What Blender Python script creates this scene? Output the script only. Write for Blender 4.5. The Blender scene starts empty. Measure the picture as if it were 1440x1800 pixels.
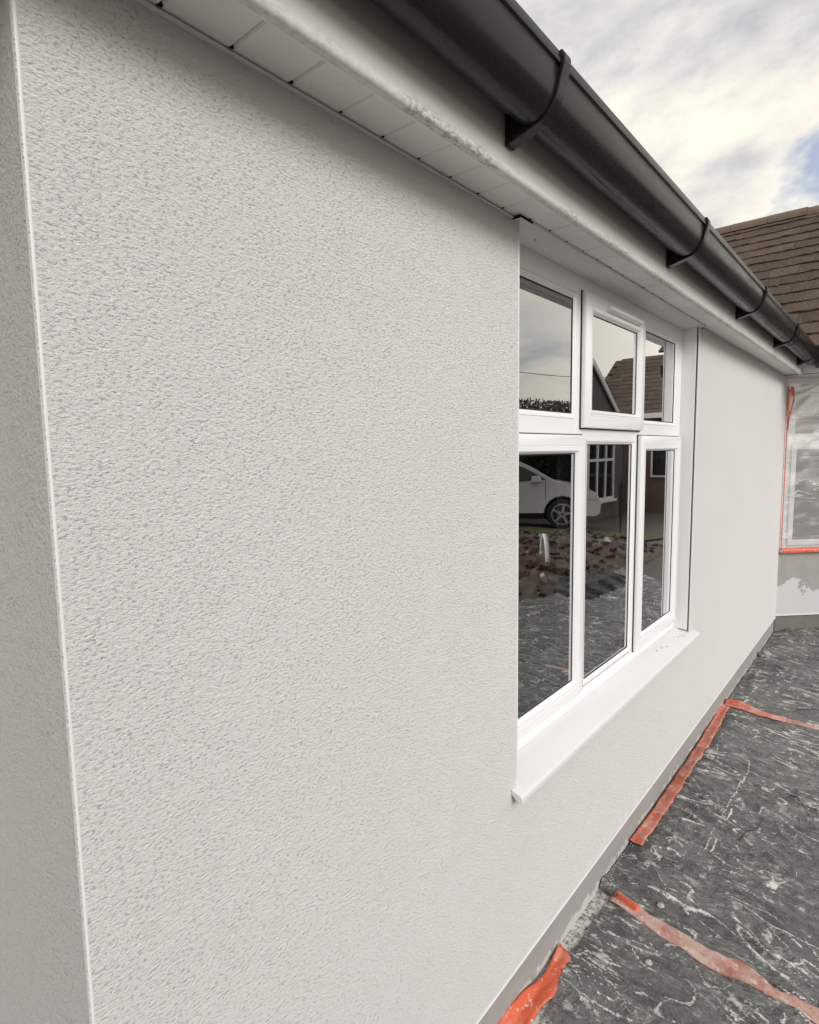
import bpy, bmesh, math, random
import numpy as np
from mathutils import Vector, Matrix
random.seed(7)
sc = bpy.context.scene
R = math.radians

# ------------------------------------------------------------------ camera
cd = bpy.data.cameras.new('camera'); cam = bpy.data.objects.new('camera', cd)
sc.collection.objects.link(cam); sc.camera = cam
cd.sensor_fit = 'HORIZONTAL'; cd.sensor_width = 36.0; cd.lens = 36.0*1025.593/1440.0
cd.clip_start = 0.02; cd.clip_end = 500
VYp = Vector((867.0, -119.0, 1025.593)).normalized()
VZp = -Vector((154.0, 9961.0, 1025.593)).normalized()
VXp = VYp.cross(VZp)
rgt = Vector((VXp[0], VYp[0], VZp[0])); dwn = Vector((VXp[1], VYp[1], VZp[1])); fwd = Vector((VXp[2], VYp[2], VZp[2]))
m = Matrix.Identity(4)
for i in range(3):
    m[i][0] = rgt[i]; m[i][1] = -dwn[i]; m[i][2] = -fwd[i]
m[0][3], m[1][3], m[2][3] = 0.804, 0.0, 1.5512
cam.matrix_world = m

# ------------------------------------------------------------------ world
SUN_EL, SUN_AZ = R(30), R(106)       # azimuth from +Y towards +X
w = bpy.data.worlds.new("World"); sc.world = w; w.use_nodes = True
nt = w.node_tree; nt.nodes.clear()
def N(t, typ, **kw):
    n = t.nodes.new(typ)
    for k, v in kw.items(): setattr(n, k, v)
    return n
def L(t, a, b): t.links.new(a, b)
def mathn(t, op, a, b=None, c=None, clamp=False):
    n = N(t, 'ShaderNodeMath', operation=op); n.use_clamp = clamp
    for i, v in enumerate((a, b, c)):
        if v is None: continue
        if isinstance(v, (int, float)): n.inputs[i].default_value = v
        else: L(t, v, n.inputs[i])
    return n.outputs[0]
def ramp(t, fac, stops, interp='LINEAR'):
    n = N(t, 'ShaderNodeValToRGB'); cr = n.color_ramp; cr.interpolation = interp
    while len(cr.elements) < len(stops): cr.elements.new(0.5)
    for e, (p, c) in zip(cr.elements, stops):
        e.position = p
        e.color = (c, c, c, 1) if isinstance(c, (int, float)) else (*c, 1)
    L(t, fac, n.inputs[0]); return n.outputs[0]
def noise(t, vec, scale, detail=4, rough=0.55, dist=0.0, lac=2.0):
    n = N(t, 'ShaderNodeTexNoise'); n.inputs['Scale'].default_value = scale
    n.inputs['Detail'].default_value = detail; n.inputs['Roughness'].default_value = rough
    n.inputs['Distortion'].default_value = dist; n.inputs['Lacunarity'].default_value = lac
    if vec is not None: L(t, vec, n.inputs['Vector'])
    return n.outputs[0]
def mapping(t, vec, loc=(0, 0, 0), rot=(0, 0, 0), scale=(1, 1, 1)):
    n = N(t, 'ShaderNodeMapping')
    n.inputs['Location'].default_value = loc; n.inputs['Rotation'].default_value = rot; n.inputs['Scale'].default_value = scale
    L(t, vec, n.inputs['Vector']); return n.outputs[0]
def mix(t, fac, a, b, blend='MIX'):
    n = N(t, 'ShaderNodeMix', data_type='RGBA', blend_type=blend)
    for i, v in ((0, fac), (6, a), (7, b)):
        if isinstance(v, (int, float)): n.inputs[i].default_value = v if i == 0 else (v, v, v, 1)
        elif isinstance(v, tuple): n.inputs[i].default_value = (*v, 1)
        else: L(t, v, n.inputs[i])
    return n.outputs[2]

sky = N(nt, 'ShaderNodeTexSky', sky_type='NISHITA', sun_disc=False, sun_elevation=SUN_EL, sun_rotation=SUN_AZ)
sky.air_density = 1.0; sky.dust_density = 1.5
tc = N(nt, 'ShaderNodeTexCoord')
sep = N(nt, 'ShaderNodeSeparateXYZ'); L(nt, tc.outputs['Generated'], sep.inputs[0])
den = mathn(nt, 'ADD', mathn(nt, 'MAXIMUM', sep.outputs[2], 0.0), 0.42)
cmb = N(nt, 'ShaderNodeCombineXYZ')
L(nt, mathn(nt, 'DIVIDE', sep.outputs[0], den), cmb.inputs[0]); L(nt, mathn(nt, 'DIVIDE', sep.outputs[1], den), cmb.inputs[1])
cv = mapping(nt, cmb.outputs[0], loc=(3.1, 1.45, 0), rot=(0, 0, R(28)), scale=(1.0, 1.25, 1))
def toward(d, lo, hi):      # a gap in the cloud round one direction
    v = N(nt, 'ShaderNodeVectorMath', operation='DOT_PRODUCT'); v.inputs[1].default_value = Vector(d).normalized()
    nrm_ = N(nt, 'ShaderNodeVectorMath', operation='NORMALIZE'); L(nt, tc.outputs['Generated'], nrm_.inputs[0]); L(nt, nrm_.outputs[0], v.inputs[0])
    return ramp(nt, v.outputs['Value'], [(lo, 0.0), (hi, 1.0)])
cover = noise(nt, cv, 2.6, 9, 0.58, 0.15)
gap = toward((-0.100, 0.945, 0.308), 0.9915, 0.9990)
thin = mathn(nt, 'SUBTRACT', mathn(nt, 'ADD', cover, 0.03), mathn(nt, 'MULTIPLY', gap, 0.32))
shade = noise(nt, mapping(nt, cv, loc=(5.2, 0.3, 0)), 2.4, 10, 0.60, 0.12)
cmask = ramp(nt, thin, [(0.27, 0.0), (0.36, 1.0)])
low = ramp(nt, sep.outputs[2], [(0.24, 0.15), (0.50, -0.0)])
sh2 = mathn(nt, 'ADD', shade, low)
ccol = ramp(nt, sh2, [(0.38, (3.9, 3.95, 4.15)), (0.49, (4.8, 4.8, 4.9)), (0.55, (6.2, 6.0, 5.7)), (0.64, (7.9, 7.4, 6.4))])
edge = ramp(nt, thin, [(0.33, 0.85), (0.50, 0.0)])
ccol = mix(nt, edge, ccol, (7.7, 7.3, 6.5))
skyc = mix(nt, 1.0, sky.outputs[0], (1.35, 1.35, 1.35), 'MULTIPLY'); skyc = mix(nt, 0.42, skyc, (5.2, 5.2, 5.3))
both = mix(nt, cmask, skyc, ccol)
bg = N(nt, 'ShaderNodeBackground'); bg.inputs[1].default_value = 0.1
L(nt, both, bg.inputs[0]); wo = N(nt, 'ShaderNodeOutputWorld'); L(nt, bg.outputs[0], wo.inputs[0])

# ------------------------------------------------------------------ sun (soft, through thin cloud)
sl = bpy.data.lights.new('sun', 'SUN'); sl.energy = 1.85; sl.angle = R(30); sl.color = (1.0, 0.972, 0.94)
so = bpy.data.objects.new('sun', sl); sc.collection.objects.link(so)
sd = Vector((math.sin(SUN_AZ)*math.cos(SUN_EL), math.cos(SUN_AZ)*math.cos(SUN_EL), math.sin(SUN_EL)))
so.rotation_euler = sd.to_track_quat('Z', 'Y').to_euler(); so.location = sd*30
sc.view_settings.view_transform = 'Standard'; sc.view_settings.look = 'None'
sc.view_settings.exposure = 0.45; sc.view_settings.gamma = 1.0
sc.view_settings.use_curve_mapping = False

# ------------------------------------------------------------------ helpers
def tag(o, label=None, cat=None, group=None, kind=None):
    if label: o['label'] = label
    if cat: o['category'] = cat
    if group: o['group'] = group
    if kind: o['kind'] = kind
    return o
def empty(name, loc, label, cat, group=None):
    o = bpy.data.objects.new(name, None); sc.collection.objects.link(o); o.location = loc; o.empty_display_size = 0.2
    return tag(o, label, cat, group)
class MB:
    """collects shapes into one mesh"""
    def __init__(s): s.v = []; s.f = []; s.mi = []
    def add(s, vs, fs, mi=0):
        b = len(s.v); s.v += [tuple(v) for v in vs]; s.f += [tuple(b+i for i in f) for f in fs]; s.mi += [mi]*len(fs)
    def box(s, x0, x1, y0, y1, z0, z1, mi=0):
        x0, x1 = min(x0, x1), max(x0, x1); y0, y1 = min(y0, y1), max(y0, y1); z0, z1 = min(z0, z1), max(z0, z1)
        vs = [(x, y, z) for x in (x0, x1) for y in (y0, y1) for z in (z0, z1)]
        s.add(vs, [(0, 1, 3, 2), (4, 6, 7, 5), (0, 4, 5, 1), (2, 3, 7, 6), (0, 2, 6, 4), (1, 5, 7, 3)], mi)
    def sweep(s, prof, fn, ts, closed=True, caps=True, mi=0):
        """prof: 2-D points; fn(a,b,t)->xyz"""
        n = len(prof); vs = [fn(a, b, t) for t in ts for a, b in prof]; fs = []
        m_ = n if closed else n-1
        for k in range(len(ts)-1):
            for i in range(m_):
                j = (i+1) % n; fs.append((k*n+i, k*n+j, (k+1)*n+j, (k+1)*n+i))
        if caps and closed:
            fs.append(tuple(range(n))[::-1]); fs.append(tuple((len(ts)-1)*n+i for i in range(n)))
        s.add(vs, fs, mi)
    def ring(s, y0, y1, z0, z1, prof, closed=False, mi=0, O=None, U=None, Nn=None):
        """mitred frame; prof: (inset, depth) points"""
        n = len(prof); vs = []
        for cy, cz, sy, sz in ((y0, z0, 1, 1), (y1, z0, -1, 1), (y1, z1, -1, -1), (y0, z1, 1, -1)):
            for ins, x in prof: vs.append((x, cy+sy*ins, cz+sz*ins))
        fs = []; mm = n if closed else n-1
        for c in range(4):
            d = (c+1) % 4
            for i in range(mm):
                j = (i+1) % n; fs.append((c*n+i, d*n+i, d*n+j, c*n+j))
        s.add(vs, fs, mi)
    def tube(s, pts, r, seg=8, mi=0, caps=True):
        pts = [Vector(p) for p in pts]; rs = r if isinstance(r, (list, tuple)) else [r]*len(pts); vs = []
        for i, p in enumerate(pts):
            d = (pts[min(i+1, len(pts)-1)]-pts[max(i-1, 0)]).normalized()
            a = d.orthogonal() if abs(d.z) > .95 else d.cross(Vector((0, 0, 1)))
            a.normalize(); b = d.cross(a)
            for k in range(seg):
                t = 2*math.pi*k/seg; vs.append(p+(a*math.cos(t)+b*math.sin(t))*rs[i])
        fs = [(i*seg+k, i*seg+(k+1) % seg, (i+1)*seg+(k+1) % seg, (i+1)*seg+k) for i in range(len(pts)-1) for k in range(seg)]
        if caps: fs += [tuple(range(seg))[::-1], tuple((len(pts)-1)*seg+k for k in range(seg))]
        s.add(vs, fs, mi)
    def xform(s, M_): s.v = [tuple(M_ @ Vector(v)) for v in s.v]; return s
    def build(s, name, mat, parent=None, smooth=False, bevel=0, fixn=True, angle=40, local=False):
        me = bpy.data.meshes.new(name); me.from_pydata(s.v, [], s.f)
        mats = mat if isinstance(mat, (list, tuple)) else [mat]
        for m_ in mats: me.materials.append(m_)
        if len(mats) > 1: me.polygons.foreach_set('material_index', s.mi)
        if fixn:
            bm = bmesh.new(); bm.from_mesh(me); bmesh.ops.recalc_face_normals(bm, faces=bm.faces); bm.to_mesh(me); bm.free()
        o = bpy.data.objects.new(name, me); sc.collection.objects.link(o)
        if smooth:
            me.polygons.foreach_set('use_smooth', [True]*len(me.polygons)); me.set_sharp_from_angle(angle=R(angle))
        if bevel:
            b = o.modifiers.new('bevel', 'BEVEL'); b.width = bevel; b.segments = 2; b.limit_method = 'ANGLE'; b.angle_limit = R(35)
        if parent is not None:
            o.parent = parent
            if not local:
                p = parent; M_ = Matrix.Identity(4)
                chain = []
                while p is not None: chain.append(p); p = p.parent
                for p in reversed(chain): M_ = M_ @ p.matrix_parent_inverse @ p.matrix_basis
                o.matrix_parent_inverse = M_.inverted()
        return o
def seat(o, loc):
    """move a stand-alone mesh's origin to its base"""
    d = Vector(loc); o.data.transform(Matrix.Translation(-d)); o.location = d; return o

# ---- numpy gradient noise
_rng = np.random.RandomState(3); _perm = np.tile(_rng.permutation(256), 3); _g = _rng.rand(256)*2*np.pi
def pn(x, y):
    x = np.asarray(x, float); y = np.asarray(y, float)
    xi = np.floor(x).astype(int); yi = np.floor(y).astype(int); xf = x-xi; yf = y-yi
    u = xf**3*(xf*(xf*6-15)+10); v = yf**3*(yf*(yf*6-15)+10)
    def g(ix, iy, dx, dy):
        a = _g[_perm[_perm[ix & 255]+(iy & 255)]]; return np.cos(a)*dx+np.sin(a)*dy
    a = g(xi, yi, xf, yf); b = g(xi+1, yi, xf-1, yf); c = g(xi, yi+1, xf, yf-1); d = g(xi+1, yi+1, xf-1, yf-1)
    return (a+(b-a)*u)*(1-v)+(c+(d-c)*u)*v
def fb(x, y, o=4, r=0.5):
    s = 0; a = 1; t = 0
    for k in range(o): s = s+a*pn(x*2**k+17.3*k, y*2**k+5.1*k); t += a; a *= r
    return s/t

# ------------------------------------------------------------------ materials
def mat(name, col=(.5, .5, .5), rough=0.6, spec=0.5, metal=0.0):
    m_ = bpy.data.materials.new(name); m_.use_nodes = True; t = m_.node_tree
    b = t.nodes['Principled BSDF']; b.inputs['Base Color'].default_value = (*col, 1)
    b.inputs['Roughness'].default_value = rough; b.inputs['Specular IOR Level'].default_value = spec
    b.inputs['Metallic'].default_value = metal
    o = N(t, 'ShaderNodeTexCoord').outputs['Object']
    return m_, t, b, o
def bump(t, b, h, strength=0.5, dist=0.002, prev=None):
    n = N(t, 'ShaderNodeBump'); n.inputs['Strength'].default_value = strength; n.inputs['Distance'].default_value = dist
    L(t, h, n.inputs['Height'])
    if prev is not None: L(t, prev, n.inputs['Normal'])
    L(t, n.outputs[0], b.inputs['Normal']); return n.outputs[0]
def col(t, b, c): L(t, c, b.inputs['Base Color'])

# cream scraped render
M_render, t, b, o = mat('scraped_render', rough=0.92, spec=0.2)
wv = mapping(t, o, scale=(1.1, 0.62, 1.20))
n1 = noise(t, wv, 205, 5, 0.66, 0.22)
n2 = noise(t, o, 420, 3, 0.6)
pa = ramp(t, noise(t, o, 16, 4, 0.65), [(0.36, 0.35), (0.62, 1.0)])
hgt = mathn(t, 'MULTIPLY', n1, 2.6)
hgt = mathn(t, 'ADD', hgt, mathn(t, 'MULTIPLY', ramp(t, n1, [(0.33, 0.0), (0.42, 1.0)]), mathn(t, 'MULTIPLY', pa, 0.45)))
hgt = mathn(t, 'ADD', hgt, mathn(t, 'MULTIPLY', n2, 0.40))
hgt = mathn(t, 'ADD', hgt, mathn(t, 'MULTIPLY', noise(t, wv, 75, 4, 0.6), 1.1))
bump(t, b, hgt, 1.0, 0.0024)
big = noise(t, o, 1.6, 4, 0.6)
c = mix(t, big, (0.700, 0.686, 0.680), (0.748, 0.735, 0.731))
c = mix(t, mathn(t, 'MULTIPLY', ramp(t, n1, [(0.30, 1.0), (0.37, 0.0)]), mathn(t, 'MULTIPLY', pa, 0.06)), c, (0.40, 0.385, 0.365))  # pits tinted darker: a little cavity shade put into the colour
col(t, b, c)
# smooth white uPVC
def upvc(name, c0, dirt=0.0, rough=0.32):
    M_, t, b, o = mat(name, c0, rough, 0.5)
    n = noise(t, o, 3, 3, 0.5); d = ramp(t, n, [(0.40, 0.0), (0.75, 1.0)])
    cc = mix(t, mathn(t, 'MULTIPLY', d, 0.06+dirt*0.4), c0, tuple(x*0.84 for x in c0))
    if dirt:
        sp = ramp(t, noise(t, o, 160, 3, 0.7), [(0.63, 0.0), (0.69, 1.0)])
        cl = ramp(t, noise(t, o, 9, 3, 0.6), [(0.45, 0.0), (0.62, 1.0)])
        cc = mix(t, mathn(t, 'MULTIPLY', mathn(t, 'MULTIPLY', sp, cl), dirt), cc, (0.12, 0.11, 0.10))
    col(t, b, cc)
    return M_
M_pvc = upvc('window_upvc', (0.80, 0.80, 0.81), 0.0, 0.27)
M_sill = upvc('sill_upvc', (0.70, 0.695, 0.695), 0.04, 0.4)
M_soffit = upvc('soffit_upvc', (0.80, 0.795, 0.78), 0.35, 0.42)
M_bead = upvc('bead_upvc', (0.69, 0.685, 0.685), 0.1, 0.5)
# fascia with grime gathering at its bottom lip
M_fascia, t, b, o = mat('fascia_upvc', (0.7, 0.69, 0.66), 0.4, 0.5)
sp = N(t, 'ShaderNodeSeparateXYZ'); L(t, o, sp.inputs[0])
lip = ramp(t, mathn(t, 'SUBTRACT', sp.outputs[2], 2.135), [(0.010, 1.0), (0.028, 0.0)])
gr = ramp(t, noise(t, mapping(t, o, scale=(1, .5, 1)), 130, 5, 0.75), [(0.47, 0.0), (0.56, 1.0)])
pt = ramp(t, noise(t, mapping(t, o, scale=(1, .5, 1)), 11, 3), [(0.42, 0.0), (0.56, 1.0)])
f1 = mathn(t, 'MULTIPLY', mathn(t, 'MULTIPLY', lip, gr), mathn(t, 'ADD', mathn(t, 'MULTIPLY', pt, 0.45), 0.12))
fs_ = ramp(t, noise(t, o, 210, 3, 0.7), [(0.66, 0.0), (0.71, 0.6)])
cc = mix(t, noise(t, mapping(t, o, scale=(1, .4, 3)), 6, 4), (0.62, 0.61, 0.59), (0.72, 0.71, 0.69))
cc = mix(t, f1, cc, (0.13, 0.12, 0.105)); cc = mix(t, fs_, cc, (0.25, 0.23, 0.2)); col(t, b, cc)
bump(t, b, noise(t, mapping(t, o, scale=(1, .3, 1)), 14, 3), 0.25, 0.004)
# black gutter
M_gut, t, b, o = mat('gutter_plastic', (0.014, 0.014, 0.0145), 0.36, 0.28)
n = noise(t, mapping(t, o, scale=(1, .25, 1)), 22, 5, 0.65)
dd = ramp(t, noise(t, o, 260, 3, 0.7), [(0.64, 0.0), (0.72, 0.35)])
cc = mix(t, n, (0.009, 0.009, 0.0093), (0.021, 0.0205, 0.020)); cc = mix(t, dd, cc, (0.12, 0.115, 0.105)); col(t, b, cc)
L(t, ramp(t, n, [(0.3, 0.20), (0.7, 0.34)]), b.inputs['Roughness']); bump(t, b, noise(t, mapping(t, o, scale=(1, .15, 1)), 16, 2), 0.25, 0.004)
M_black, _, _, _ = mat('black_rubber', (0.010, 0.010, 0.010), 0.6)
M_void, _, _, _ = mat('dark_cavity', (0.006, 0.005, 0.005), 0.9, 0.1)
# plinth
M_plinth, t, b, o = mat('plinth_coat', rough=0.8, spec=0.25)
cc = mix(t, noise(t, mapping(t, o, scale=(1, .5, 2)), 7, 5, 0.65), (0.25, 0.247, 0.242), (0.34, 0.337, 0.332))
sp = N(t, 'ShaderNodeSeparateXYZ'); L(t, o, sp.inputs[0])
dz = mathn(t, 'ADD', mathn(t, 'MULTIPLY', sp.outputs[2], 9.0), mathn(t, 'MULTIPLY', noise(t, o, 30, 4), 1.2))
cc = mix(t, ramp(t, mathn(t, 'ADD', dz, 1.0), [(0.38, 0.9), (0.50, 0.0)]), cc, (0.50, 0.49, 0.465)); col(t, b, cc)
bump(t, b, noise(t, o, 90, 4, 0.6), 0.5, 0.002)
# pitted concrete
M_conc, t, b, o = mat('pale_concrete', rough=0.9, spec=0.2)
n = noise(t, o, 60, 5, 0.7)
cc = mix(t, ramp(t, n, [(0.40, 0.0), (0.54, 1.0)]), (0.17, 0.165, 0.155), (0.60, 0.59, 0.56)); col(t, b, cc)
bump(t, b, n, 0.9, 0.006)
# black polythene dusted with render; fold highlights painted in white
M_poly, t, b, o = mat('dusty_polythene', rough=0.4, spec=0.5)
wn = N(t, 'ShaderNodeVectorMath', operation='ADD')
nc = N(t, 'ShaderNodeTexNoise'); nc.inputs['Scale'].default_value = 2.2; nc.inputs['Detail'].default_value = 2; L(t, o, nc.inputs['Vector'])
vs_ = N(t, 'ShaderNodeVectorMath', operation='SCALE'); vs_.inputs['Scale'].default_value = 0.16; L(t, nc.outputs['Color'], vs_.inputs[0])
L(t, o, wn.inputs[0]); L(t, vs_.outputs[0], wn.inputs[1]); wo_ = wn.outputs[0]
an = mapping(t, wo_, rot=(0, 0, R(20)), scale=(1.0, 3.2, 1))
haze = ramp(t, noise(t, an, 4.5, 8, 0.70), [(0.36, 0.0), (0.68, 1.0)])
an2 = mapping(t, wo_, rot=(0, 0, R(20)), scale=(1.0, 1.7, 1))
fine = ramp(t, noise(t, an2, 40, 6, 0.75), [(0.35, 0.0), (0.70, 1.0)])
blot = ramp(t, noise(t, an2, 15, 10, 0.80, 0.0), [(0.545, 0.0), (0.585, 1.0)])
swa = ramp(t, noise(t, an, 2.2, 4, 0.6), [(0.40, 0.0), (0.62, 1.0)])
gate = ramp(t, noise(t, wo_, 3.4, 4, 0.65), [(0.38, 0.15), (0.56, 1.0)])
def crease(scale, wdt, seed, rot, sy, g0=0.55):
    a = mapping(t, wo_, loc=(seed, seed*.7, 0), rot=(0, 0, rot), scale=(1.0, sy, 1))
    d = mathn(t, 'ABSOLUTE', mathn(t, 'SUBTRACT', noise(t, a, scale, 1, 0.35), 0.5))
    d = mathn(t, 'ADD', d, mathn(t, 'MULTIPLY', noise(t, o, 90, 3, 0.7), wdt*0.9))
    line = ramp(t, d, [(wdt*0.35, 1.0), (wdt, 0.0)])
    g = ramp(t, noise(t, mapping(t, o, loc=(seed*3, 0, 0)), 6, 4, 0.65), [(g0, 0.0), (g0+0.05, 1.0)])
    return mathn(t, 'MULTIPLY', line, g)
cr1 = crease(2.0, 0.010, 2.3, R(20), 3.6, 0.50); cr2 = crease(3.4, 0.014, 7.1, R(27), 4.2, 0.50); cr3 = crease(1.7, 0.0045, 11.9, R(75), 1.2, 0.54)
cr4 = crease(4.2, 0.010, 17.4, R(-35), 2.6, 0.56)
at = N(t, 'ShaderNodeAttribute'); at.attribute_name = 'ridge_dust_glint'  # carries painted fold highlights together with dust
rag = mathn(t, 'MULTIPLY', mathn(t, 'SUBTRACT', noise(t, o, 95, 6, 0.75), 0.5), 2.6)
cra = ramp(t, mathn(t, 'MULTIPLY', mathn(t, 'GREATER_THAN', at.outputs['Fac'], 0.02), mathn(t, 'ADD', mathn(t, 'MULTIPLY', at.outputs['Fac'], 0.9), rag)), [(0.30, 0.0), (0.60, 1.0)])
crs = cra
speck = ramp(t, noise(t, o, 130, 2, 0.6), [(0.71, 0.0), (0.735, 1.0)])
mot = ramp(t, noise(t, wo_, 13, 6, 0.7), [(0.36, 0.0), (0.64, 1.0)])
cc = mix(t, mathn(t, 'MULTIPLY', mathn(t, 'ADD', haze, mot), 0.5), (0.020, 0.021, 0.023), (0.20, 0.20, 0.198))
cc = mix(t, mathn(t, 'MULTIPLY', swa, 0.16), cc, (0.27, 0.27, 0.265))
cc = mix(t, mathn(t, 'MULTIPLY', fine, 0.42), cc, (0.25, 0.25, 0.245))
cc = mix(t, mathn(t, 'MULTIPLY', blot, mathn(t, 'MULTIPLY', gate, 0.80)), cc, (0.60, 0.59, 0.565))
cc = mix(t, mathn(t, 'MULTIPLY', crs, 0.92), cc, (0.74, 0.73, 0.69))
cc = mix(t, mathn(t, 'MULTIPLY', speck, 0.8), cc, (0.6, 0.6, 0.57)); col(t, b, cc)
L(t, ramp(t, haze, [(0.0, 0.17), (1.0, 0.42)]), b.inputs['Roughness'])
hh = mathn(t, 'ADD', noise(t, an2, 20, 6, 0.66), mathn(t, 'MULTIPLY', crs, 0.25))
hh = mathn(t, 'ADD', hh, mathn(t, 'MULTIPLY', noise(t, mapping(t, wo_, rot=(0, 0, R(28)), scale=(1, 2.6, 1)), 7, 4, 0.6), 1.6))
bump(t, b, hh, 1.0, 0.024)
# orange tape
def tape_mat(name, dust):
    M_, t, b, o = mat(name, rough=0.42, spec=0.5)
    n = noise(t, o, 9, 6, 0.62, 0.3); n2 = noise(t, o, 95, 4, 0.65)
    base = mix(t, noise(t, o, 7, 3), (0.56, 0.080, 0.032), (0.66, 0.145, 0.070))
    lo = 0.62-0.14*dust
    dm = ramp(t, mathn(t, 'ADD', mathn(t, 'MULTIPLY', n, 0.7), mathn(t, 'MULTIPLY', n2, 0.3)), [(lo-0.10, 0.0), (lo+0.08, 1.0)])
    cc = mix(t, 0.04+0.62*dust*dust, base, (0.26, 0.115, 0.075))
    cc = mix(t, mathn(t, 'MULTIPLY', dm, 0.35+0.3*dust), cc, (0.55, 0.50, 0.46))
    wh_ = ramp(t, noise(t, mapping(t, o, loc=(3, 1, 0)), 38, 6, 0.75), [(0.60-0.03*dust, 0.0), (0.635-0.03*dust, 1.0)])
    cc = mix(t, mathn(t, 'MULTIPLY', wh_, 0.75), cc, (0.62, 0.60, 0.56))
    col(t, b, cc); L(t, ramp(t, dm, [(0.0, 0.34), (1.0, 0.8)]), b.inputs['Roughness'])
    bump(t, b, noise(t, o, 55, 4), 0.5, 0.003); return M_
M_tape0 = tape_mat('orange_tape', 0.15); M_tape1 = tape_mat('dusty_orange_tape', 0.55); M_tape2 = tape_mat('faded_orange_tape', 0.95)
# glass
M_glass = bpy.data.materials.new('window_glass'); M_glass.use_nodes = True; t = M_glass.node_tree; t.nodes.clear()
fr = N(t, 'ShaderNodeFresnel'); fr.inputs[0].default_value = 1.85
tr = N(t, 'ShaderNodeBsdfTransparent'); tr.inputs[0].default_value = (0.78, 0.80, 0.78, 1)
gl = N(t, 'ShaderNodeBsdfGlossy'); gl.inputs['Roughness'].default_value = 0.0; gl.inputs[0].default_value = (0.96, 0.98, 1.0, 1)
tcg = N(t, 'ShaderNodeTexCoord').outputs['Object']
bn = N(t, 'ShaderNodeBump'); bn.inputs['Strength'].default_value = 0.05; bn.inputs['Distance'].default_value = 0.004
L(t, noise(t, tcg, 3.0, 1), bn.inputs['Height']); L(t, bn.outputs[0], gl.inputs['Normal'])
mx = N(t, 'ShaderNodeMixShader'); fac = mathn(t, 'MINIMUM', mathn(t, 'MULTIPLY', fr.outputs[0], 3.1), 0.90)
L(t, fac, mx.inputs[0]); L(t, tr.outputs[0], mx.inputs[1]); L(t, gl.outputs[0], mx.inputs[2])
L(t, mx.outputs[0], N(t, 'ShaderNodeOutputMaterial').inputs[0])
# thin clear masking film
M_film = bpy.data.materials.new('masking_film'); M_film.use_nodes = True; t = M_film.node_tree; t.nodes.clear()
tr = N(t, 'ShaderNodeBsdfTransparent'); df = N(t, 'ShaderNodeBsdfDiffuse'); df.inputs[0].default_value = (0.8, 0.8, 0.8, 1)
gl = N(t, 'ShaderNodeBsdfGlossy'); gl.inputs['Roughness'].default_value = 0.16
tcg = N(t, 'ShaderNodeTexCoord').outputs['Object']
st = mathn(t, 'ABSOLUTE', mathn(t, 'SUBTRACT', noise(t, mapping(t, tcg, rot=(R(12), 0, 0), scale=(0.9, 0.9, 6)), 2.6, 2, 0.45, 0.5), 0.5))
ln = mathn(t, 'MULTIPLY', ramp(t, st, [(0.0, 0.9), (0.022, 0.0)]), ramp(t, noise(t, tcg, 4, 2), [(0.45, 0.0), (0.6, 1.0)]))  # white lines painted in as highlights along the film creases
m1 = N(t, 'ShaderNodeMixShader'); L(t, mathn(t, 'ADD', mathn(t, 'MULTIPLY', ln, 0.85), 0.26), m1.inputs[0]); L(t, tr.outputs[0], m1.inputs[1]); L(t, df.outputs[0], m1.inputs[2])
m2 = N(t, 'ShaderNodeMixShader'); m2.inputs[0].default_value = 0.22; L(t, m1.outputs[0], m2.inputs[1]); L(t, gl.outputs[0], m2.inputs[2])
L(t, m2.outputs[0], N(t, 'ShaderNodeOutputMaterial').inputs[0])
# roof tiles
M_tile, t, b, o = mat('brown_roof_tile', rough=0.85, spec=0.25)
oi = N(t, 'ShaderNodeNewGeometry').outputs['Random Per Island']
c0 = ramp(t, oi, [(0.0, (0.070, 0.048, 0.036)), (0.5, (0.090, 0.062, 0.046)), (1.0, (0.118, 0.082, 0.060))])
cc = mix(t, ramp(t, noise(t, o, 8, 5, 0.7), [(0.4, 0.0), (0.7, 0.6)]), c0, (0.060, 0.052, 0.044))
cc = mix(t, ramp(t, noise(t, o, 40, 4, 0.7), [(0.58, 0.0), (0.66, 0.55)]), cc, (0.27, 0.25, 0.22))
col(t, b, cc); bump(t, b, noise(t, o, 70, 4, 0.7), 0.6, 0.004)
M_ridge, t, b, o = mat('ridge_tile', rough=0.85, spec=0.25)
col(t, b, mix(t, noise(t, o, 12, 5, 0.7), (0.115, 0.082, 0.064), (0.20, 0.150, 0.120))); bump(t, b, noise(t, o, 60, 4), 0.5, 0.004)
# grey base coat with patches of white render at its foot
M_base, t, b, o = mat('grey_basecoat', rough=0.9, spec=0.2)
sp = N(t, 'ShaderNodeSeparateXYZ'); L(t, o, sp.inputs[0])
zz = mathn(t, 'SUBTRACT', sp.outputs[2], mathn(t, 'MULTIPLY', noise(t, o, 5, 6, 0.65), 0.55))
pm = ramp(t, zz, [(-0.095, 1.0), (-0.075, 0.0)])
wvx = N(t, 'ShaderNodeTexWave', wave_type='BANDS', bands_direction='Z'); wvx.inputs['Scale'].default_value = 60; L(t, o, wvx.inputs[0])
g0 = mix(t, noise(t, o, 9, 5, 0.6), (0.235, 0.225, 0.215), (0.36, 0.35, 0.335)); g0 = mix(t, 0.12, g0, wvx.outputs[0])
col(t, b, mix(t, pm, g0, (0.54, 0.53, 0.54))); bump(t, b, mathn(t, 'ADD', noise(t, o, 120, 3), pm), 0.6, 0.003)
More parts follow.
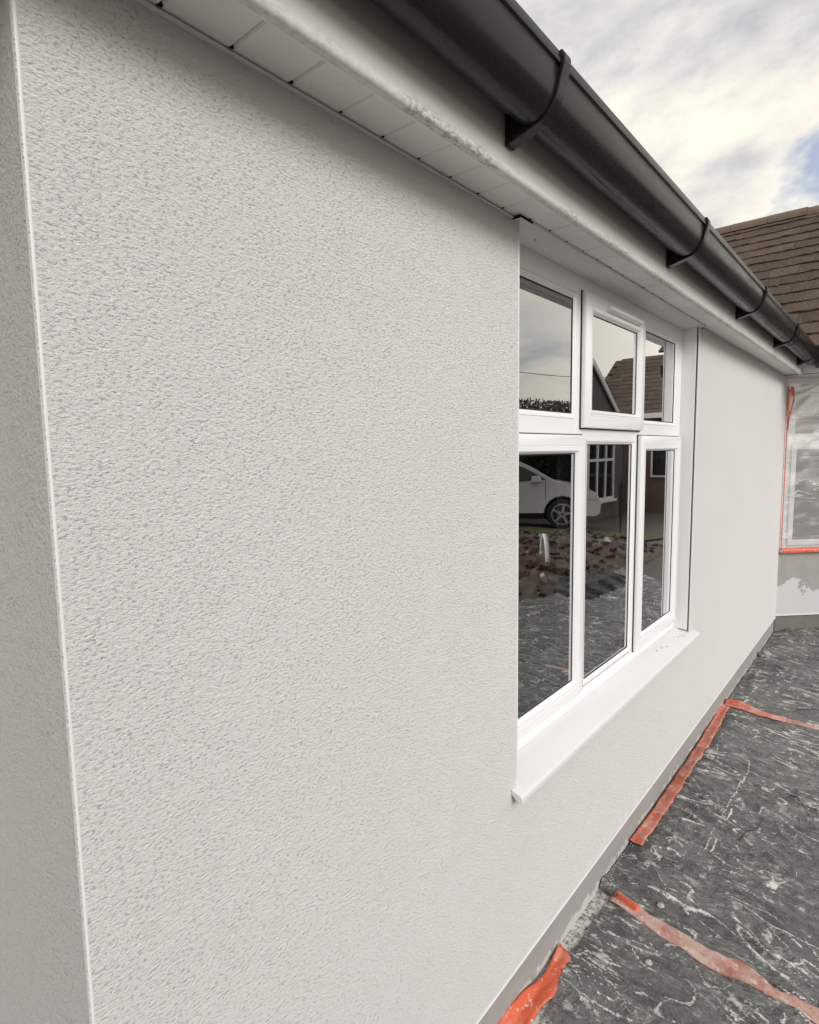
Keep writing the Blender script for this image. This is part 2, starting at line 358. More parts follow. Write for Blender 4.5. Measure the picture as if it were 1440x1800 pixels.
# misc
M_wallin, t, b, o = mat('inside_plaster', (0.30, 0.29, 0.27), 0.9)
M_floorin, t, b, o = mat('inside_carpet', (0.09, 0.08, 0.07), 0.95)
M_cloth, t, b, o = mat('curtain_cloth', (0.42, 0.40, 0.37), 0.9)
M_grass, t, b, o = mat('mown_grass', rough=0.9)
col(t, b, mix(t, noise(t, o, 9, 6, 0.7), (0.045, 0.055, 0.016), (0.13, 0.12, 0.045))); bump(t, b, noise(t, o, 60, 4), 0.8, 0.03)
M_drive, t, b, o = mat('gravelly_ground', rough=0.95)
col(t, b, mix(t, noise(t, o, 5, 8, 0.75), (0.055, 0.048, 0.038), (0.17, 0.155, 0.13))); bump(t, b, noise(t, o, 30, 5, 0.7), 0.8, 0.02)
M_leaf, t, b, o = mat('hedge_leaf', rough=0.7)
col(t, b, ramp(t, N(t, 'ShaderNodeNewGeometry').outputs['Random Per Island'], [(0, (0.02, 0.026, 0.010)), (1, (0.055, 0.058, 0.025))]))
M_bark, t, b, o = mat('bark', (0.05, 0.04, 0.03), 0.9)
M_brick, t, b, o = mat('dark_brick', rough=0.9)
bt = N(t, 'ShaderNodeTexBrick'); bt.inputs['Scale'].default_value = 4.5; bt.inputs['Color1'].default_value = (0.10, 0.055, 0.04, 1); bt.inputs['Color2'].default_value = (0.15, 0.08, 0.055, 1)
bt.inputs['Mortar'].default_value = (0.17, 0.16, 0.14, 1); L(t, mapping(t, o, rot=(R(90), 0, 0)), bt.inputs[0]); col(t, b, bt.outputs[0])
M_clay, t, b, o = mat('terracotta_tarpaulin', rough=0.5)
col(t, b, mix(t, ramp(t, noise(t, o, 2.2, 5, 0.65), [(0.38, 0.0), (0.60, 1.0)]), (0.085, 0.028, 0.016), (0.13, 0.11, 0.085))); bump(t, b, noise(t, o, 9, 5, 0.6), 0.9, 0.05)
M_chip, _, _, _ = mat('broken_brick', (0.075, 0.030, 0.018), 0.9)
M_greywall, _, _, _ = mat('grey_pebbledash', (0.13, 0.125, 0.12), 0.95)
M_silver, t, b, o = mat('silver_car_paint', (0.46, 0.46, 0.45), 0.25, 0.5, 0.55)
M_tyre, _, _, _ = mat('tyre_rubber', (0.02, 0.02, 0.02), 0.8)
M_alloy, _, _, _ = mat('alloy_rim', (0.45, 0.45, 0.45), 0.3, 0.5, 0.8)
M_carglass, _, _, _ = mat('car_glass', (0.012, 0.014, 0.015), 0.06)
M_lamp, _, _, _ = mat('lamp_lens', (0.55, 0.55, 0.5), 0.1)
M_white, _, _, _ = mat('white_paint', (0.75, 0.75, 0.73), 0.4)
M_twig, _, _, _ = mat('twig', (0.018, 0.015, 0.013), 0.8)
M_splash, t, b, o = mat('dried_render', rough=0.8)
col(t, b, mix(t, noise(t, o, 70, 4), (0.24, 0.24, 0.225), (0.62, 0.615, 0.57)))
M_stone, t, b, o = mat('render_crumb', rough=0.95)
col(t, b, mix(t, noise(t, o, 60, 4), (0.22, 0.22, 0.21), (0.5, 0.5, 0.47)))

# ------------------------------------------------------------------ ground
GZ = -0.175
mb = MB()
xs = [-40, -0.3, 1.9, 3.0, 8, 20, 60, 140]; ys = [-60, -10, 0, 4, 8, 11, 13, 16, 20, 40, 160]
def gz(y): return GZ if y <= 11 else (GZ-0.40*min(1, (y-11)/5))
vs = [(x, y, gz(y)) for x in xs for y in ys]; k = len(ys)
mb.add(vs, [(i*k+j, (i+1)*k+j, (i+1)*k+j+1, i*k+j+1) for i in range(len(xs)-1) for j in range(k-1)])
tag(mb.build('ground', M_drive), kind='structure')
mb = MB(); mb.box(-0.02, 1.3, -1.5, 7.2, GZ+0.004, -0.158); tag(mb.build('concrete_path', M_conc), kind='structure')

# ------------------------------------------------------------------ the house
YC = 0.264; YE = 6.12; ZT = 2.15
WY0, WY1, WZ0, WZ1 = 1.42, 3.215, 0.575, ZT
house = empty('bungalow', (0, YC, -0.158), 'cream rendered bungalow with black gutter, white soffit and a white six pane window', 'house')
mb = MB()
def panel(mb, ys, zs, holes, xo, xi):
    for i in range(len(ys)-1):
        for j in range(len(zs)-1):
            if (i, j) in holes: continue
            for x in (xo, xi):
                mb.add([(x, ys[i], zs[j]), (x, ys[i+1], zs[j]), (x, ys[i+1], zs[j+1]), (x, ys[i], zs[j+1])], [(0, 1, 2, 3)])
def edge_strip(mb, p, q, xo, xi):
    mb.add([(xo, *p), (xo, *q), (xi, *q), (xi, *p)], [(0, 1, 2, 3)])
ysw = [YC, WY0, WY1, YE]; zsw = [0.0, WZ0, ZT+.02]
panel(mb, ysw, zsw, {(1, 1)}, 0.0, -0.30)
for p, q in (((YC, 0), (YE, 0)), ((WY0, WZ0), (WY1, WZ0)), ((WY0, WZ0), (WY0, zsw[2])), ((WY1, WZ0), (WY1, zsw[2])), ((YE, 0), (YE, zsw[2]))):
    edge_strip(mb, p, q, 0.0, -0.30)
# return face at the near corner
mb.add([(0, YC, 0), (-6, YC, 0), (-6, YC, zsw[2]), (0, YC, zsw[2])], [(0, 1, 2, 3)])
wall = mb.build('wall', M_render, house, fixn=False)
# plinth below
mb = MB(); mb.box(-0.30, -0.012, YC+0.012, YE, -0.17, 0.0); mb.box(-6, -0.30, YC+0.012, YC+0.3, -0.17, 0.0)
mb.build('plinth', M_plinth, house)
# beads: corner, base, reveal edges
def quarter(mb, cx, cy, r, z0, z1):
    mb.tube([(cx, cy, z0), (cx, cy, z1)], r, 12)
mb = MB(); mb.tube([(-0.0035, YC+0.0035, -0.003), (-0.0035, YC+0.0035, ZT)], 0.0040, 14)
mb.build('corner_bead', M_bead, house, smooth=True)
mb = MB(); mb.sweep([(-0.012, 0.002), (0.0022, 0.002), (0.0035, -0.002), (0.0015, -0.0065), (-0.012, -0.0045)], lambda a, b_, t_: (a, t_, b_), [YC-0.001, YE])
mb.build('base_bead', M_bead, house)
for yy in (WY0, WY1):
    mb = MB(); s_ = -1 if yy == WY0 else 1
    mb.tube([(-0.0012, yy+s_*0.0014, WZ0+0.01), (-0.0012, yy+s_*0.0014, ZT)], 0.0034, 10); mb.build('reveal_bead', M_bead, house, smooth=True)
# white lining of the right reveal plus a black strip as its shadow gap
mb = MB(); mb.box(-0.076, -0.010, WY1-0.012, WY1-0.001, WZ0+0.028, ZT-0.004); mb.build('reveal_lining', M_pvc, house, bevel=0.001)
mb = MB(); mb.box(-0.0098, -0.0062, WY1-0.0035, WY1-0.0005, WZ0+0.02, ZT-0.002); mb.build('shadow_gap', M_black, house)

# ---- soffit with grooved boards
mb = MB(); pitch = 0.1103; g0 = 0.44-4*pitch; gwf = 0
x_in, x_out = 0.0, 0.112; zS = ZT+0.003
y = g0; segs = []
while y < 5.86: segs.append(y); y += pitch
gw = 0.0026
# flat strip next to the fascia where the grooves fade out
mb.box(x_out-0.018, x_out, -0.12, 5.90, zS-0.004, zS+0.01)
for i, yg in enumerate(segs):
    y1 = (segs[i+1] if i+1 < len(segs) else 5.90)
    jz = random.uniform(-0.0004, 0.0004)
    a = yg+gw/2; b_ = y1-gw/2
    # board with a soft V edge on both sides
    mb.sweep([(a, zS+0.003), (a+0.003, zS+jz), (b_-0.0015, zS+jz), (b_, zS+0.003), (b_, zS+0.012), (a, zS+0.012)], lambda p, q, t_: (t_, p, q), [x_in+0.0005, x_out-0.0185])
mb.box(x_in, x_out-0.019, -0.12, 5.90, zS+0.0125, zS+0.020)
so_ = mb.build('soffit', M_soffit, house)
for yg in segs:
    mb = MB()
    xn = 0.0245 if WY0-0.02 < yg < WY1 else 0.0075
    wd = random.uniform(0.0034, 0.0060); dp = random.uniform(0.0030, 0.0046)
    if random.random() < 0.06: continue
    mb.add([(xn, yg-wd, zS-0.0012), (xn, yg+wd*0.6, zS-0.0012), (xn+dp*0.9, yg+wd*0.55, zS-0.0012), (xn+dp, yg-wd*.2, zS-0.0012),
            (xn, yg-wd, zS+0.005), (xn, yg+wd*0.6, zS+0.005), (xn+dp*0.9, yg+wd*0.55, zS+0.005), (xn+dp, yg-wd*.2, zS+0.005)],
           [(0, 1, 2, 3), (4, 7, 6, 5), (0, 4, 5, 1), (1, 5, 6, 2), (2, 6, 7, 3), (3, 7, 4, 0)])
    mb.build('board_notch', M_void, so_)
# trim against the wall
mb = MB(); mb.sweep([(0.0, 0), (0.0065, 0), (0.0065, 0.003), (0.0, 0.003)], lambda a, b_, t_: (a, t_, ZT-0.0035+b_), [YC-0.12, WY0-0.03])
mb.build('soffit_trim', M_bead, so_)
mb = MB(); mb.sweep([(0.0, 0), (0.0065, 0), (0.0065, 0.003), (0.0, 0.003)], lambda a, b_, t_: (a, t_, ZT-0.0035+b_), [WY1+0.01, 5.9])
mb.build('soffit_trim', M_bead, so_)
# flat recess board above the window
mb = MB(); mb.sweep([(-0.076, ZT-0.006), (-0.060, ZT-0.004), (0.016, ZT-0.004), (0.020, ZT-0.0065), (0.0235, ZT-0.0065), (0.0235, ZT+0.0015), (-0.076, ZT+0.0015)], lambda a, b_, t_: (a, t_, b_), [WY0-0.035, WY1+0.03])
rb = mb.build('recess_board', M_pvc, house, smooth=True)
for (xx, yy) in ((-0.028, 1.56), (-0.03, 2.12), (-0.026, 2.72)):
    mb = MB(); mb.tube([(xx, yy, ZT-0.0052), (xx, yy, ZT-0.003)], 0.0022, 8); mb.build('nail_head', M_void, rb)
# open joint where the board starts
mb = MB(); mb.box(0.002, 0.0236, WY0-0.038, WY0-0.0362, ZT-0.0065, ZT); mb.box(0.0237, 0.0250, WY0-0.040, WY0+0.030, ZT-0.0045, ZT)
mb.build('board_joint', M_void, rb)
mb = MB(); mb.box(-0.002, 0.020, WY1+0.028, WY1+0.0315, ZT-0.0065, ZT); mb.build('board_joint', M_void, rb)

# ---- fascia
mb = MB(); mb.sweep([(0.106, 2.153), (0.110, 2.139), (0.116, 2.135), (0.125, 2.1355), (0.130, 2.141), (0.131, 2.150), (0.1285, 2.158), (0.1285, 2.335), (0.106, 2.335)],
                    lambda a, b_, t_: (a, t_, b_), list(np.linspace(-0.14, 5.90, 24)))
mb.build('fascia', M_fascia, house, smooth=True, angle=50)
# soffit and fascia returning round the near corner
mb = MB(); mb.box(-6, 0.105, -0.13, -0.121, 2.14, 2.33); mb.box(-6, -0.001, -0.12, YC-0.001, zS, zS+0.01)
mb.build('return_soffit', M_soffit, house)

# ---- gutter, deep half round
GX, GZc, GA, GB = 0.192, 2.308, 0.0575, 0.098
def gprof(off=0.0, a0=0, a1=180, n=28):
    r = []
    for k_ in range(n+1):
        th = R(a0+(a1-a0)*k_/n); ex = 0.88
        cx_, sx_ = math.cos(th), math.sin(th)
        r.append((GX+(GA+off)*math.copysign(abs(cx_)**ex, cx_), GZc-(GB+off)*abs(sx_)**ex))
    return r
outer = gprof(); inner = gprof(-0.0028)[::-1]
lipc = [(GX+GA+0.000+0.0052*math.cos(R(a)), GZc+0.004+0.0052*math.sin(R(a))) for a in (-40, 0, 45, 90, 140, 180)]
lipb = [(GX+GA-0.004, GZc+0.004), (GX+GA-0.002, GZc+0.012), (GX+GA+0.001, GZc+0.0145), (GX+GA+0.0035, GZc+0.013), (GX+GA+0.0070, GZc-0.007), (GX+GA+0.0062, GZc-0.0095), (GX+GA+0.0005, GZc-0.0115)]
prof = lipb+[p for p in outer if p[1] < GZc-0.013 or p[0] < GX]+[p for p in inner[:-1]]
mb = MB(); ysg = list(np.linspace(-0.15, 5.84, 40))
mb.sweep(prof, lambda a, b_, t_: (a, t_, b_+0.0006*math.sin(t_*3.1)), ysg)
gut = mb.build('gutter', M_gut, house, smooth=True, angle=35)
def bracket(yc, wdt, thick=0.0045):
    mb = MB()
    o1 = gprof(thick, 0, 128, 20); i1 = gprof(0.0006, 0, 150, 22)
    pts = [(GX+GA-0.004, GZc+0.016), (GX+GA+0.007, GZc+0.018), (GX+GA+0.0130, GZc+0.008), (GX+GA+0.0135, GZc-0.006)]+[(p[0]+0.003*(1-i/len(o1)), p[1]) for i, p in enumerate(o1) if i > 2]
    pts = [p for p in pts if p[0] > 0.207 or p[1] > 2.25]
    pts += [(0.1375, 2.189), (0.1335, 2.186), (0.1290, 2.189), (0.1290, 2.262)]
    body = pts+i1[::-1]
    n = len(body)
    mb.sweep(body, lambda a, b_, t_: (a, yc+t_, b_), [-wdt/2, wdt/2])
    return mb
for i, yb in enumerate((0.03, 1.145, 2.245, 3.37, 4.50)):
    bracket(yb, 0.030 if i < 4 else 0.034).build('gutter_bracket', M_gut, gut, bevel=0.002)
# union clip: two raised rings
mb = MB()
for dy in (-0.038, 0.0, 0.038):
    o1 = gprof(0.0075 if dy else 0.005, -4, 176, 26); i1 = gprof(0.0008, -4, 176, 26)[::-1]
    mb.sweep(o1+i1, lambda a, b_, t_: (a, 4.57+t_, b_), [dy-0.008 if dy else -0.036, dy+0.008 if dy else 0.036])
mb.build('gutter_union', M_gut, gut, smooth=True, angle=35)
# corner piece and the run along the wing eave
mb = MB()
mb.sweep(gprof(0.005, -4, 176, 26)+gprof(0.0008, -4, 176, 26)[::-1], lambda a, b_, t_: (a, t_, b_), [5.55, 5.74])
wy = 5.90-0.064
def wg(a, b_, t_): return (t_, wy-(a-GX), b_)
mb.sweep(gprof(0.005, -4, 176, 26)+gprof(0.0008, -4, 176, 26)[::-1], wg, [0.20, 0.36])
mb.build('gutter_corner', M_gut, gut, smooth=True, angle=35)
mb = MB(); mb.sweep(prof, wg, [0.19, 0.80]); mb.build('wing_gutter', M_gut, gut, smooth=True, angle=35)
bb = bracket(0.0, 0.024); bb.v = [(0.235+v[1], wy-(v[0]-GX), v[2]) for v in bb.v]; bb.build('gutter_bracket', M_gut, gut)
bracket(5.60, 0.028).build('gutter_bracket', M_gut, gut, bevel=0.002)

# ---- roofs
def tile_roof(mb, keep, origin, along, up, nrm, nl, nc, tw, gauge, gap=0.0012, th=0.020):
    for c_ in range(nc):
        off = (c_ % 2)*tw/2
        wob = random.uniform(-0.004, 0.004)
        for k_ in range(nl+1):
            a0 = k_*tw-off; ctr = origin+along*(a0+tw/2)+up*((c_+.5)*gauge)
            if not keep(ctr): continue
            j = random.uniform(-0.006, 0.006); s0 = random.uniform(-0.005, 0.008); h0 = random.uniform(0, 0.005)+wob*.3
            p0 = origin+along*(a0+gap)+up*(c_*gauge-0.012+s0); p1 = origin+along*(a0+tw-gap)+up*(c_*gauge-0.012+s0+j*.6)
            q0 = origin+along*(a0+gap)+up*((c_+1)*gauge+0.01); q1 = origin+along*(a0+tw-gap)+up*((c_+1)*gauge+0.01)
            lo, hi = 0.014+h0, 0.0+h0*0.3
            vs = [p0+nrm*lo, p1+nrm*(lo+j*.4), q1+nrm*hi, q0+nrm*hi, p0+nrm*(lo+th), p1+nrm*(lo+th+j*.4), q1+nrm*(hi+th), q0+nrm*(hi+th)]
            mid = [(vs[4]+vs[5])/2+nrm*random.uniform(0.000, 0.004)]
            nf = 4; lowp = []; topp = []
            for q_ in range(nf+1):
                f_ = q_/nf; e_ = random.uniform(-0.012, 0.010); k3 = random.uniform(-0.006, 0.005)
                lowp.append(p0.lerp(p1, f_)+up*e_+nrm*(lo+k3)); topp.append(p0.lerp(p1, f_)+up*e_+nrm*(lo+th+k3))
            b0 = len(lowp); vv_ = lowp+topp+[vs[6], vs[7], vs[2], vs[3]]
            fs_t = [(i_, i_+1, b0+i_+1, b0+i_) for i_ in range(nf)]+[tuple(range(b0, 2*b0))+(2*b0, 2*b0+1)]
            fs_t += [(0, b0, 2*b0+1, 2*b0+3), (nf, 2*b0+2, 2*b0, 2*b0-1)]
            mb.add(vv_, fs_t)
PR = 0.70; un = math.hypot(1, PR)
mb = MB()
WX1 = 0.80
tile_roof(mb, lambda c_: (c_.y-5.85) > (0.12-c_.x)-0.15 and c_.x < WX1, Vector((-3.4, 5.83, 2.335)), Vector((1, 0, 0)), Vector((0, 1, PR))/un, Vector((0, -PR, 1))/un, 17, 15, 0.245, 0.2265)
ridge_y = 5.83+15*0.2265/un; ridge_z = 2.335+15*0.2265*PR/un
mb.add([(-3.4, 5.83, 2.325), (WX1, 5.83, 2.325), (WX1, ridge_y, ridge_z-0.01), (-3.4, ridge_y, ridge_z-0.01)], [(0, 1, 2, 3)])
mb.add([(-3.4, ridge_y, ridge_z), (WX1, ridge_y, ridge_z), (WX1, ridge_y+2.8, 2.335), (-3.4, ridge_y+2.8, 2.335)], [(0, 1, 2, 3)])
wr = mb.build('wing_roof', M_tile, house, fixn=False)
mb = MB(); x = -3.4; i = 0
while x < WX1:
    r0 = 0.128+random.uniform(0, .006); x1 = min(x+0.40, WX1+.02)
    pr = [(r0*math.cos(R(a)), r0*math.sin(R(a))*0.9) for a in range(0, 181, 18)]+[((r0-.015)*math.cos(R(a)), (r0-.015)*math.sin(R(a))*0.9) for a in range(180, -1, -18)]
    dzr = random.uniform(-0.006, 0.006)
    mb.sweep(pr, lambda a, b_, t_: (t_, ridge_y+a, ridge_z-0.045+b_+dzr), [x+.003, x1]); x = x1
mb.build('ridge_tiles', M_ridge, wr, smooth=True)
mb = MB()
tile_roof(mb, lambda c_: (0.12-c_.x) > (c_.y-5.85)-0.15, Vector((0.150, -0.2, 2.335)), Vector((0, 1, 0)), Vector((-1, 0, PR))/un, Vector((PR, 0, 1))/un, 36, 13, 0.245, 0.2265)
mb.add([(0.13, -0.2, 2.325), (0.13, 5.85, 2.325), (-2.3, 8.28, 2.325+PR*2.43), (-2.3, -0.2, 2.325+PR*2.43)], [(0, 1, 2, 3)])
mb.add([(-2.3, -0.2, 2.325+PR*2.43), (-2.3, 8.5, 2.325+PR*2.43), (-5.0, 8.5, 2.3), (-5.0, -0.2, 2.3)], [(0, 1, 2, 3)])
mb.build('main_roof', M_tile, house, fixn=False)

# ---- window
F, GF, S, GS = -0.075, -0.083, -0.055, -0.070
FY0, FY1, FZ0, FZ1 = 1.405, WY1-0.0125, 0.607, ZT-0.006
c1, c2, tz = 1.992, 2.592, 1.622
mb = MB()
zi0, zi1 = 0.672, 2.078
D = -0.14
cols = [(FY0+0.075, c1-0.045), (c1+0.052, c2-0.045), (c2+0.052, FY1-0.08)]
# outer members and mullions: butt-jointed
mb.box(D, F, FY0, FY1, FZ0, zi0-0.02); mb.box(D, F, FY0, FY1, zi1+0.002, FZ1)
mb.box(D, F, FY0, cols[0][0]-0.002, zi0-0.02, zi1+0.002); mb.box(D, F, cols[2][1]+0.002, FY1, zi0-0.02, zi1+0.002)
for k_ in (0, 1): mb.box(D, F, cols[k_][1]+0.002, cols[k_+1][0]-0.002, zi0-0.02, zi1+0.002)
tt0, tt1 = tz-0.036, tz+0.036
for (a, b_) in cols: mb.box(D, F, a-0.002, b_+0.002, tt0, tt1)
win = mb.build('window', M_pvc, house, bevel=0.0012)
bead = [(0, F+0.0004), (0.001, F+0.0022), (0.005, F+0.0018), (0.009, F-0.001), (0.017, GF+0.001), (0.017, GF-0.006), (0, GF-0.006)]
def bead_prof(x_face, x_gl, w_): return [(0, x_face-0.002), (0, x_face+0.0018), (w_*.35, x_face+0.0012), (w_*.55, x_face-0.002), (w_, x_gl+0.0015), (w_, x_gl-0.004)]
gask = lambda xg, w_: [(w_, xg+0.0012), (w_+0.0035, xg+0.0008), (w_+0.0035, xg-0.003)]
def glazed(y0, y1, z0, z1, xf, xg, w_, par):
    b1 = MB(); b1.ring(y0, y1, z0, z1, bead_prof(xf, xg, w_)); b1.build('glazing_bead', M_pvc, par, smooth=True, angle=25, fixn=False)
    b2 = MB(); b2.ring(y0, y1, z0, z1, [(w_-0.0005, xg+0.0022), (w_+0.0035, xg+0.0018), (w_+0.0035, xg-0.003)]); b2.build('gasket', M_black, par, fixn=False)
    b3 = MB(); b3.add([(xg, y0, z0), (xg, y1, z0), (xg, y1, z1), (xg, y0, z1)], [(0, 1, 2, 3)])
    b3.build('pane', M_glass, win, fixn=False)
    # warm edge spacer and inner frame seen through the glass
    b4 = MB(); b4.ring(y0+w_, y1-w_, z0+w_, z1-w_, [(0.0, xg-0.003), (0.006, xg-0.003), (0.006, xg-0.018), (0.0, xg-0.018)], closed=True)
    b4.build('glazing_spacer', M_spacer, win, fixn=False)
    b5 = MB(); b5.ring(y0, y1, z0, z1, [(w_-0.002, xg-0.019), (w_-0.002, xg-0.034), (w_-0.02, xg-0.044), (w_-.02, xg-0.07)]); b5.build('inner_bead', M_pvc, win, fixn=False)
M_spacer, _, _, _ = mat('glazing_spacer', (0.10, 0.10, 0.10), 0.45, 0.5, 0.3)
bw = 0.017
glazed(cols[0][0], cols[0][1], tt1, zi1, F, GF, bw, win)              # top left fixed
glazed(cols[2][0], cols[2][1], tt1, zi1, F, GF, bw, win)              # top right fixed
glazed(cols[1][0], cols[1][1], zi0-0.012, tt0, F, GF, bw, win)        # lower middle fixed
def sash(name, y0, y1, z0, z1, fw, label=None):
    mb = MB()
    mb.ring(y0, y1, z0, z1, [(0, F+0.004), (0, S-0.005), (0.0015, S-0.0015), (0.005, S), (fw-0.012, S), (fw-0.010, S-0.0012), (fw-0.008, S), (fw, S-0.001), (fw, GS-0.004), (fw, D)])
    s_ = mb.build('sash', M_pvc, win, smooth=True, angle=28, fixn=False)
    glz = (y0+fw, y1-fw, z0+fw, z1-fw)
    b1 = MB(); b1.ring(*glz, bead_prof(S-0.001, GS, 0.014)); b1.ring(*glz, [(0.0135, GS+0.002), (0.017, GS+0.0016), (0.017, GS-0.003)], mi=1)
    b1.build('pane_bead', [M_pvc, M_black], win, smooth=True, angle=25, fixn=False)
    b3 = MB(); b3.add([(GS, glz[0], glz[2]), (GS, glz[1], glz[2]), (GS, glz[1], glz[3]), (GS, glz[0], glz[3])], [(0, 1, 2, 3)])
    b3.build('pane', M_glass, win, fixn=False)
    b4 = MB(); b4.ring(glz[0]+.014, glz[1]-.014, glz[2]+.014, glz[3]-.014, [(0.0, GS-0.003), (0.006, GS-0.003), (0.006, GS-0.018), (0.0, GS-0.018)], closed=True)
    b4.build('glazing_spacer', M_spacer, win, fixn=False)
    b5 = MB(); b5.ring(y0+0.0035, y1-0.0035, z0+0.0035, z1-0.0035, [(-0.0075, F+0.0008), (-0.0075, F+0.0045), (0.02, F+0.0045)]); b5.build('gasket', M_black, win, fixn=False)  # black ring also draws the shadow gap round the sash
    return s_
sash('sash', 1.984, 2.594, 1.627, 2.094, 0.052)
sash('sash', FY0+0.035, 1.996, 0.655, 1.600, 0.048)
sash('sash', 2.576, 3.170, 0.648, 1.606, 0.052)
# trickle vent: long pill shaped cover with a hooded top
mb = MB(); zc = 2.066; y0, y1 = 2.165, 2.515
mb.sweep([(S-.001, -0.0125), (S+0.009, -0.0125), (S+0.021, -0.007), (S+0.021, 0.002), (S+0.011, 0.0115), (S-.001, 0.0095)], lambda a, b_, t_: (a if 0 < t_ < 1 else S-.0005+(a-S)*.4, y0+(y1-y0)*t_, zc+b_*(1 if 0 < t_ < 1 else .55)), [0, 0.02, 0.98, 1])
mb.build('trickle_vent', M_pvc, win, smooth=True, bevel=0.001)
# sill
mb = MB()
sy0, sy1 = 1.386, 3.288
nose = [(0.0, 0.5715), (0.024, 0.553), (0.031, 0.5515), (0.0345, 0.5545), (0.035, 0.568), (0.0325, 0.5745), (0.026, 0.5775), (0.0, 0.5855)]
mb.sweep(nose, lambda a, b_, t_: (a+0.0005, t_, b_), [sy0, WY0+0.002])
mb.sweep([(-0.10, 0.575)]+[(p[0], p[1]) for p in nose]+[(-0.078, 0.6065), (-0.10, 0.6065)], lambda a, b_, t_: (a, t_, b_), [WY0+0.0021, WY1-0.0021])
mb.sweep(nose, lambda a, b_, t_: (a+0.0005, t_, b_), [WY1-0.002, sy1])
mb.build('sill', M_sill, win, bevel=0.0012)
# grit in the far corner of the sill
mb = MB()
for k_ in range(26):
    yy = 3.20-abs(random.gauss(0, .07)); xx = random.uniform(-0.07, -0.005) if random.random() < .4 else random.gauss(-0.02, .012); r_ = random.uniform(.0005, .0013)
    zz_ = 0.6065-(xx+0.078)*(0.6065-0.5855)/0.078
    mb.box(xx-r_, xx+r_, yy-r_*1.5, yy+r_*1.5, zz_-.0003, zz_+r_)
for (yy, xx) in ((2.86, -0.03), (2.90, -0.02), (2.80, -.035)):
    mb.box(xx-.0015, xx+.0015, yy-.003, yy+.003, 0.59, 0.6065-(xx+0.078)*.27+.002)
tag(mb.build('grit', M_twig), 'dark grit scattered at the far end of the white window sill', 'grit', kind='stuff')

# ---- room behind the glass
mb = MB()
mb.add([(-4, 0.6, 0.05), (-.30, 0.6, 0.05), (-.30, 6.0, 0.05), (-4, 6.0, 0.05)], [(0, 1, 2, 3)])
mb.build('room_floor', M_floorin, house, fixn=False)
mb = MB()
mb.add([(-4, 0.6, 0.05), (-4, 6.0, 0.05), (-4, 6.0, 2.3), (-4, 0.6, 2.3)], [(0, 1, 2, 3)])
mb.add([(-4, 0.6, 0.05), (-.30, 0.6, 0.05), (-.30, 0.6, 2.3), (-4, 0.6, 2.3)], [(0, 1, 2, 3)])
mb.add([(-4, 6.0, 0.05), (-.30, 6.0, 0.05), (-.30, 6.0, 2.3), (-4, 6.0, 2.3)], [(0, 1, 2, 3)])
mb.add([(-4, 0.6, 2.3), (-.30, 0.6, 2.3), (-.30, 6.0, 2.3), (-4, 6.0, 2.3)], [(0, 1, 2, 3)])
mb.build('room_lining', M_wallin, house, fixn=False)
mb = MB(); mb.box(-0.38, -0.141, 1.43, 3.20, 0.63, 0.655); mb.build('window_board', M_pvc, house, bevel=0.004)
def curtain(y0, y1, x0, label, amp=0.022, fr_=26, z0=0.66, z1=2.1):
    mb = MB(); n = 90; pts = []
    for k_ in range(n+1):
        yy = y0+(y1-y0)*k_/n; pts.append((x0+amp*math.sin(fr_*math.pi*k_/n*(y1-y0))+0.006*math.sin(k_*1.7), yy))
    mb.sweep(pts, lambda a, b_, t_: (a+0.004*math.sin(b_*40+t_*3), b_, t_), list(np.linspace(z0, z1, 10)), closed=False, caps=False)
    o_ = mb.build('curtain', M_cloth, smooth=True, angle=80, fixn=False); seat(o_, (x0, (y0+y1)/2, z0))
    so2 = o_.modifiers.new('thick', 'SOLIDIFY'); so2.thickness = 0.002
    return tag(o_, label, 'curtain')
curtain(2.86, 3.18, -0.25, 'pale grey curtain hanging in folds behind the right hand panes', fr_=40)
curtain(1.46, 1.58, -0.22, 'narrow pale curtain behind the near edge of the left panes', fr_=60)

# ------------------------------------------------------------------ splayed bay beyond the long wall
wy0 = 6.12
s2 = math.sqrt(.5)
def fc(u, d, z): return (u*s2+d*s2, wy0+u*s2-d*s2, z)      # u along facet, d outward
def facet_box(mb, u0, u1, d0, d1, z0, z1, mi=0):
    vs = [fc(u, d, z) for u in (u0, u1) for d in (d0, d1) for z in (z0, z1)]
    mb.add(vs, [(0, 1, 3, 2), (4, 6, 7, 5), (0, 4, 5, 1), (2, 3, 7, 6), (0, 2, 6, 4), (1, 5, 7, 3)], mi)
UF = 0.80
mb = MB(); facet_box(mb, 0.0, UF, -0.2, 0.0, 0.02, 0.60); mb.build('bay_wall', M_base, house)
mb = MB(); facet_box(mb, -0.0, UF, -0.2, -0.01, -0.17, 0.019); M_bplinth, t, b, o = mat('bay_plinth_coat', rough=0.85, spec=0.2); col(t, b, mix(t, noise(t, o, 9, 5, .65), (0.12, 0.118, 0.105), (0.20, 0.197, 0.18)))
mb.build('bay_plinth', M_bplinth, house)
mb = MB(); facet_box(mb, 0.0, UF+.002, -0.012, 0.004, 0.010, 0.021); mb.build('bay_bead', M_bead, house)
mb = MB(); facet_box(mb, 0.0, 0.03, -0.2, 0.0, 0.60, 2.15); facet_box(mb, 0.03, UF, -0.2, 0.0, 2.09, 2.15)
mb.build('bay_head', M_pvc, house)
mb = MB()
a0, a1 = 0.031, 0.56
facet_box(mb, a0, a1, -0.07, -0.012, 0.62, 0.70); facet_box(mb, a0, a1, -0.07, -0.012, 2.02, 2.089)
facet_box(mb, a0, a0+0.075, -0.07, -0.012, 0.70, 2.02); facet_box(mb, a1-0.07, a1, -0.07, -0.012, 0.70, 2.02)
facet_box(mb, a0+0.075, a1-0.07, -0.07, -0.012, 1.57, 1.66)
